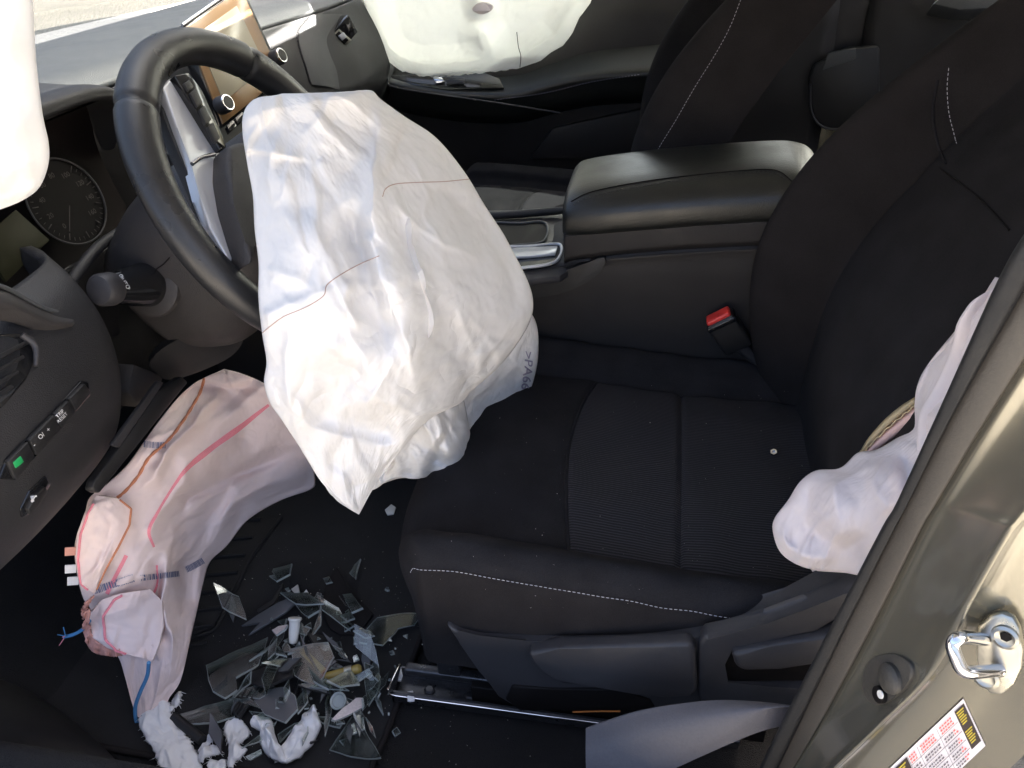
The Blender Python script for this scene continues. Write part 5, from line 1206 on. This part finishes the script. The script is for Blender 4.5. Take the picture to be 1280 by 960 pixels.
SH = [
 ('thin curved glass shard alone above the debris pile on mat', [(505, 115), (590, 92), (580, 140), (520, 172), (487, 148), (512, 141), (500, 128)], .012, 12),
 ('long clear glass shard with curved corner at left of debris pile', [(205, 545), (350, 475), (480, 420), (470, 460), (440, 540), (340, 600), (345, 655), (290, 692), (235, 660), (215, 610)], .014, 10),
 ('narrow glass strip standing beside the white plastic vial', [(445, 545), (490, 440), (525, 385), (560, 362), (548, 420), (470, 525)], .022, 25),
 ('large clear glass pane over a yellow rod, centre of pile', [(583, 470), (660, 450), (750, 440), (776, 505), (725, 600), (690, 640), (600, 590)], .030, 10),
 ('triangular glass sliver just below the large clear pane', [(665, 637), (740, 602), (842, 655)], .026, 14),
 ('pale four-sided glass shard right of the yellow rod', [(740, 612), (845, 560), (888, 630), (800, 642)], .030, 18),
 ('slim upright glass shard pointing down below the large pane', [(628, 625), (645, 620), (662, 735), (640, 738)], .022, 20),
 ('long pointed glass shard leaning right of the clear cap', [(895, 690), (960, 620), (1017, 570), (1000, 630), (940, 700), (900, 745)], .018, 25),
 ('pointed dark glass pane at bottom of pile, nearest the sill', [(755, 920), (805, 845), (855, 770), (900, 800), (985, 955), (930, 960), (830, 945)], .012, 10),
 ('small square glass chip lying on the bottom pointed pane', [(850, 810), (905, 775), (912, 825), (855, 850)], .020, 8),
 ('long flat glass wedge left of the dark ribbed plastic', [(65, 770), (200, 725), (330, 690), (335, 775), (250, 800), (130, 806)], .012, 6),
 ('rounded grey mirror fragment above the white V-shaped rag', [(420, 700), (480, 652), (560, 640), (605, 680), (616, 740), (560, 800), (470, 765)], .016, 12),
 ('broad jagged glass piece at right of pile by seat rail', [(890, 440), (920, 380), (965, 330), (1080, 310), (1172, 308), (1130, 365), (1060, 380), (990, 455)], .014, 12),
 ('small bright glass shard near the top right of pile', [(815, 230), (855, 225), (905, 290), (855, 312)], .020, 24),
 ('thin triangular glass splinter at the top right of debris', [(845, 135), (870, 95), (895, 70), (872, 160)], .018, 30),
 ('grey faceted glass piece right above the white vial', [(595, 265), (650, 250), (690, 240), (715, 300), (660, 332), (630, 310)], .016, 16),
 ('flat narrow glass strip between pile and white rag', [(690, 770), (760, 775), (815, 800), (800, 822), (720, 800)], .014, 8),
 ('small upright glass splinter against the seat front corner', [(1130, 240), (1150, 230), (1178, 290), (1160, 310), (1140, 300)], .012, 40),
 ('greyish glass flake below the amber bulb end', [(860, 590), (930, 555), (945, 575), (870, 625)], .028, 20),
 ('curved glass splinter at the right end of the white rag', [(525, 850), (600, 800), (640, 790), (560, 860), (535, 885)], .012, 12),
 ('bottom glass sliver between the white rags', [(380, 950), (450, 915), (455, 935), (400, 965)], .012, 8)]
for i, (lab, px, h, t_) in enumerate(SH):
    shard('glass_shard', lab, px, h, t_, 50+i, m='mirror_shard' if 'mirror' in lab else 'shard_glass')
shard('glass_shard', 'opaque pinkish white shard beside the clear cap', [(760, 787), (810, 735), (870, 690), (902, 690), (908, 728), (835, 768), (775, 792)], .022, 22, 91, m='shard_pinkish')
shard('glass_shard', 'pinkish sliver left of the white vial top', [(500, 390), (530, 372), (572, 365), (560, 385), (520, 412)], .03, 20, 92, m='shard_pinkish')
# small chips nobody would tell apart
rn = random.Random(8)
for i in range(90):
    u, v_ = rn.gauss(720, 190), rn.gauss(530, 200)
    if not (250 < u < 1150 and 120 < v_ < 930): continue
    s = 7+36*rn.random()**2.2; a0 = rn.uniform(0, 6.28); k = rn.choice((3, 4, 4, 5))
    px = [(u+s*rn.uniform(.5, 1)*math.cos(a0+2*PI*j/k), v_+s*rn.uniform(.5, 1)*math.sin(a0+2*PI*j/k)) for j in range(k)]
    shard('glass_chip', 'small clear glass chip scattered over the driver floor mat', px, rn.uniform(.010, .026), rn.uniform(0, 35), 200+i, th=.0025, group='small glass chips on the mat')
# slivers heaped over one another in the middle of the pile
rn = random.Random(23)
for i in range(50):
    u, v_ = rn.gauss(680, 205), rn.gauss(560, 165)
    if not (230 < u < 1060 and 150 < v_ < 900): u, v_ = rn.gauss(690, 90), rn.gauss(580, 90)
    u, v_ = u, v_; L_ = rn.uniform(70, 230); a0 = rn.uniform(0, 6.28); w_ = L_*rn.uniform(.12, .42)
    d_, n_ = V(math.cos(a0), math.sin(a0)), V(-math.sin(a0), math.cos(a0)); c_ = V(u, v_); k = rn.uniform(-.2, .5)
    px = [tuple(c_-d_*L_/2), tuple(c_+d_*L_*k*.5+n_*w_/2), tuple(c_+d_*L_/2)]+([tuple(c_+d_*L_*rn.uniform(-.2, .2)-n_*w_/2)] if rn.random() < .6 else [])
    dark = rn.random() < .28
    shard('glass_sliver', 'dark pointed splinter heaped in the debris pile' if dark else 'clear pointed glass sliver heaped in the debris pile', px, rn.uniform(.010, .030), rn.uniform(3, 30), 700+i, m='mirror_shard' if dark else 'shard_glass', edge='black_plastic' if dark else 'glass_edge', th=rn.uniform(.0014, .003), group='dark splinters in the pile' if dark else 'glass slivers in the pile')
# dark plastic pieces
DK = [('long dark curved plastic blade above the white vial', [(360, 362), (440, 310), (520, 262), (600, 225), (622, 240), (560, 300), (480, 350), (390, 405), (450, 345)], 'mirror_shard', .012, 8),
      ('black angular plastic piece in the middle of debris pile', [(375, 580), (430, 560), (480, 540), (590, 510), (588, 585), (520, 610), (470, 637), (410, 620)], 'black_plastic', .024, 14),
      ('dark brown triangular plastic sheet at top of debris', [(735, 180), (785, 100), (832, 190), (950, 310), (880, 400), (800, 400), (755, 375), (715, 290)], 'seat_side_fabric', .012, 4),
      ('small black plastic sliver at left of dark blade', [(430, 290), (500, 250), (545, 170), (550, 185), (510, 262), (440, 305)], 'black_plastic', .012, 6),
      ('dark broken plastic chunk right of the vial', [(655, 390), (700, 400), (740, 410), (750, 440), (690, 455)], 'black_plastic', .02, 20)]
for i, (lab, px, m_, h, t_) in enumerate(DK):
    P, n = lying([S3(*q) for q in px], h, math.radians(t_), 300+i); tag(plate('plastic_fragment', P, .004, m_, None, bevel=.0008), lab, 'plastic fragment')
rb = thing('ribbed_plastic', 'black plastic piece with parallel ribs under the glass shards', 'plastic fragment', tuple(at(*S3(390, 690), Z=.012)))
P, n = lying([S3(*q) for q in ((315, 735), (362, 612), (462, 637), (352, 775))], .016, .1, 7)
plate('plate', P, .004, 'black_plastic', rb, bevel=.0006)
for k in range(4):
    t = .12+.25*k; a = P[0]*(1-t)+P[3]*t+n*.001; b = P[1]*(1-t)+P[2]*t+n*.001; tube('rib', [a, b], .0018, 'dash_plastic', rb, ns=6)
for k, (a, b, r_, lab) in enumerate((((62, 768), (188, 872), .0065, 'short black plastic tube beside the torn white cloth'), ((640, 560), (560, 780), .003, 'thin black wiring stub under the glass pile'))):
    A_, B_ = at(*S3(*a), Z=.018), at(*S3(*b), Z=.016); d = unit(B_-A_); L_ = np.linalg.norm(B_-A_)
    tag(lathe('plastic_tube', A_, d, [(0, r_*.7), (0, r_), (L_*.5, r_), (L_, r_), (L_, r_*.6)], 'black_plastic', None, ns=18), lab, 'tube')
# white vial with flange
A_, B_ = at(*S3(600, 330), Z=.046), at(*S3(592, 440), Z=.020); d = unit(B_-A_); L_ = np.linalg.norm(B_-A_)
tag(lathe('plastic_vial', A_, d, [(-.0006, .004), (-.0006, .0092), (.002, .0096), (.0035, .0080), (.005, .0074), (L_*.6, .0072), (L_*.9, .0062), (L_, .0048)], 'white_plastic', None, ns=28), 'small cream white plastic vial with flanged top on debris pile', 'plastic vial')
A_, B_ = at(*S3(630, 472), Z=.028), at(*S3(728, 566), Z=.024); d = unit(B_-A_); L_ = np.linalg.norm(B_-A_)
tag(lathe('yellow_rod', A_, d, [(0, .003), (0, .0045), (L_, .0045), (L_, .002)], 'yellow_plastic', None, ns=16), 'short yellow rod lying under the large clear glass pane', 'rod')
A_, B_ = at(*S3(730, 590), Z=.026), at(*S3(895, 552), Z=.030); d = unit(B_-A_); L_ = np.linalg.norm(B_-A_)
ab = thing('amber_bulb', 'amber bulb with clear middle band right of the yellow rod', 'bulb', tuple(A_))
lathe('bulb_body', A_, d, [(0, .003), (.001, .005), (L_*.5, .006), (L_*.7, .0066)], 'amber_plastic', ab, ns=20)
lathe('bulb_band', A_+d*L_*.55, d, [(0, .0063), (.001, .0072), (L_*.2, .0072), (L_*.21, .006)], 'steel', ab, ns=20)
lathe('bulb_end', A_+d*L_*.76, d, [(0, .006), (L_*.18, .0064), (L_*.24, .004)], 'amber_plastic', ab, ns=20)
cc = at(*S3(795, 698), Z=.028); cn = unit(V(-.1, -.45, .9))
ck = lathe('clear_cap', cc, cn, [(-.006, .009), (0, .0105), (.003, .0112), (.0042, .0100), (.0036, .0085), (.001, .0075)], 'glass_edge', None, ns=30); tag(ck, 'round clear plastic cap right of the slim upright shard', 'cap')

# torn white cloth and crumpled rags
def crumpled(name, label, L_, R_, S, hgt, bulge, seed, m='white_shred', nu=60, nv=30, ragged=0.):
    r = random.Random(seed); l = [S(*q) for q in L_]; rr = [S(*q) for q in R_]
    if ragged:
        def rough(p): q = cr(np.array(p), 40); return [(x+r.uniform(-ragged, ragged), y+r.uniform(-ragged, ragged)*.6) for x, y in q]
        l, rr = rough(l), rough(rr)
    G_ = scan_grid(l, rr, nu, nv); P = np.array([[at(*G_[i, j], Z=hgt) for j in range(nv)] for i in range(nu)])
    t = np.linspace(0, 1, nu)[:, None]; s = np.linspace(0, 1, nv)[None]; P[..., 2] += bulge*(4*s*(1-s))**.5*(.3+.7*(4*t*(1-t))**.5)
    P[..., 2] += creases(G_, np.random.default_rng(seed), n=30, lens=(8, 30), hgt=.0016, free=.8, big=8, bigh=.004, bigl=(20, 60))
    P = relax(P, .03, .03, rim_mask(P), 80, np.random.default_rng(seed), .0015, bend=.4, pull=.02); P = lap(P, 2); P[..., 2] = np.maximum(P[..., 2], .0105)
    o = bag_mesh(name, P, .002, m, None); tag(o, label, 'cloth')
    rr_ = np.random.default_rng(seed+5); Gf = []
    for i in range(0, nu, 1):
        for j, q in ((0, 2), (nv-1, nv-3)):
            if rr_.random() < .22: p, d = P[i, j], unit(P[i, j]-P[i, q]); L_ = rr_.uniform(.0015, .006); e = rr_.normal(size=3)*.3; e[2] = abs(e[2])*.3; Gf.append(tube_geo(np.array([p, p+(d+e)*L_*.5, p+(d+e*1.6)*L_]), [.0005, .0004, .0002], 4))
    v, F = join(Gf); fr = obj('fray', v, F, m, o, kind='stuff'); return o
crumpled('torn_cloth', 'large torn pale cloth with frayed edge under the knee airbag', [(440, 668), (395, 730), (365, 770), (385, 840), (425, 900), (450, 965), (470, 1000)], [(462, 668), (490, 720), (505, 765), (550, 825), (590, 885), (625, 965), (640, 1000)], S2, .016, .006, 1, ragged=2.2, nu=90, nv=44)
crumpled('torn_cloth', 'small pale cloth scrap between torn cloth and white V-shaped rag', [(712, 782), (702, 810), (716, 850), (722, 900), (715, 945), (722, 962)], [(722, 768), (775, 768), (810, 815), (772, 872), (800, 890), (770, 930), (740, 965)], S2, .014, .006, 2, ragged=1.2)
crumpled('torn_cloth', 'narrow white cloth strip between the two torn cloths', [(668, 815), (625, 850), (596, 890)], [(676, 825), (655, 855), (604, 898)], S2, .014, .004, 4, ragged=.8, nu=40, nv=14)
crumpled('torn_cloth', 'lower white cloth strip at the bottom edge beside torn cloth', [(660, 872), (625, 895), (605, 925), (612, 945)], [(690, 876), (690, 900), (655, 925), (625, 950)], S2, .014, .005, 6, ragged=1., nu=40, nv=18)
crumpled('torn_cloth', 'small pointed white scrap right below the knee airbag end', [(520, 655), (498, 680), (488, 700), (496, 738)], [(534, 652), (530, 690), (512, 725), (500, 742)], S2, .014, .003, 7, ragged=.7, nu=40, nv=14)
crumpled('torn_cloth', 'white cloth end at the bottom edge under small scrap', [(650, 925), (640, 960), (660, 990)], [(715, 925), (712, 955), (700, 990)], S2, .013, .004, 12, ragged=1., nu=30, nv=20)
# the V-shaped rag: two crumpled arms that meet
VA = [(812, 790), (822, 762), (858, 755), (890, 758), (905, 790), (912, 835), (928, 880), (945, 900)]; VB = [(815, 800), (850, 815), (858, 845), (850, 870), (868, 905), (900, 940), (935, 950), (960, 945)]
vr = thing('white_rag', 'crumpled white V-shaped rag in front of the debris pile', 'rag', tuple(at(*S2(930, 900), Z=.01)))
for k, (l_, r_) in enumerate(((VB, VA), ([(905, 945), (935, 880), (990, 800), (1030, 735), (1060, 705)], [(955, 950), (1010, 920), (1060, 870), (1096, 795), (1078, 745), (1068, 705)]))):
    l2, r2 = [S2(*q) for q in l_], [S2(*q) for q in r_]; G_ = scan_grid(l2, r2, 70, 36); P = np.array([[at(*G_[i, j], Z=.016) for j in range(36)] for i in range(70)])
    t = np.linspace(0, 1, 70)[:, None]; s = np.linspace(0, 1, 36)[None]; P[..., 2] += .012*(4*s*(1-s))**.5*(.4+.6*(4*t*(1-t))**.5)+creases(G_, np.random.default_rng(k+3), n=60, lens=(6, 26), hgt=.0022, free=.8, big=14, bigh=.005, bigl=(15, 50))
    P = relax(lap(P, 1), .02, .02, rim_mask(P), 30, np.random.default_rng(40+k), .0006, bend=.4, pull=.02); P[..., 2] = np.maximum(P[..., 2], .0105)
    bag_mesh('fold', lap(P, 1), .006, 'white_shred', vr)
# pale chips
for i, (px, lab) in enumerate((([(1052, 548), (1075, 545), (1100, 580), (1082, 606), (1050, 600)], 'white plastic chip at the front end of the seat rail'), ([(582, 200), (612, 178), (620, 215), (598, 216)], 'cream plastic chip above the dark blade'), ([(618, 240), (650, 200), (665, 225), (635, 252)], 'white crumpled chip right of the cream chip'), ([(1098, 655), (1125, 650), (1132, 690), (1100, 692)], 'white chip lying in the seat rail end'))):
    P, n = lying([S3(*q) for q in px], .012 if i != 3 else .03, .25, 400+i); tag(plate('plastic_chip', P, .004, 'white_plastic' if i == 1 else 'white_shred', None, bevel=.0008), lab, 'plastic chip')
P = [at(x, y, Z=.012) for x, y in ((481, 637), (489, 630), (495, 634), (492, 642), (484, 643))]; tag(plate('plastic_chip', P, .003, 'white_plastic', None, bevel=.0006), 'pale chip on the mat just in front of the seat', 'plastic chip')
nutc = hit(967, 568, *SP, off=.002); tag(lathe('metal_nut', nutc, unit(V(-.2, -.3, .9)), [(0, .0022), (0, .0048), (.004, .0048), (.004, .0022), (.001, .0020)], 'chrome', None, ns=6), 'small shiny metal nut on the seat cushion', 'nut')
# crumbs and dust everywhere on mat, carpet and seat
r = np.random.default_rng(77); G_ = []
def crumb(p, s):
    d = r.normal(size=(4, 3)); d /= np.linalg.norm(d, axis=1, keepdims=True); return (p+d*s, [(0, 1, 2), (0, 2, 3), (0, 3, 1), (1, 3, 2)])
for k in range(420):
    x, y = (r.normal(390, 120), r.normal(800, 70)) if k < 260 else (r.uniform(230, 740), r.uniform(640, 960)); p = at(x, y, Z=.011)
    if p[0] > .4 or p[1] > .2: continue
    G_.append(crumb(p, .0004+.0011*r.random()**3))
v, F = join(G_); o = obj('glass_crumbs', v, F, 'crumb', None, smooth=False, kind='stuff'); o['label'] = 'fine glass crumbs and grit strewn over the mat and carpet'; o['category'] = 'crumbs'
G_ = []
for k in range(220):
    p = hit(r.uniform(510, 1010), r.uniform(480, 760), *SP)
    if p is not None: G_.append(crumb(p, .0003+.0007*r.random()**3))
v, F = join(G_); o = obj('seat_crumbs', v, F, 'crumb', None, smooth=False, kind='stuff'); o['label'] = 'tiny pale specks of grit on the driver seat'; o['category'] = 'crumbs'
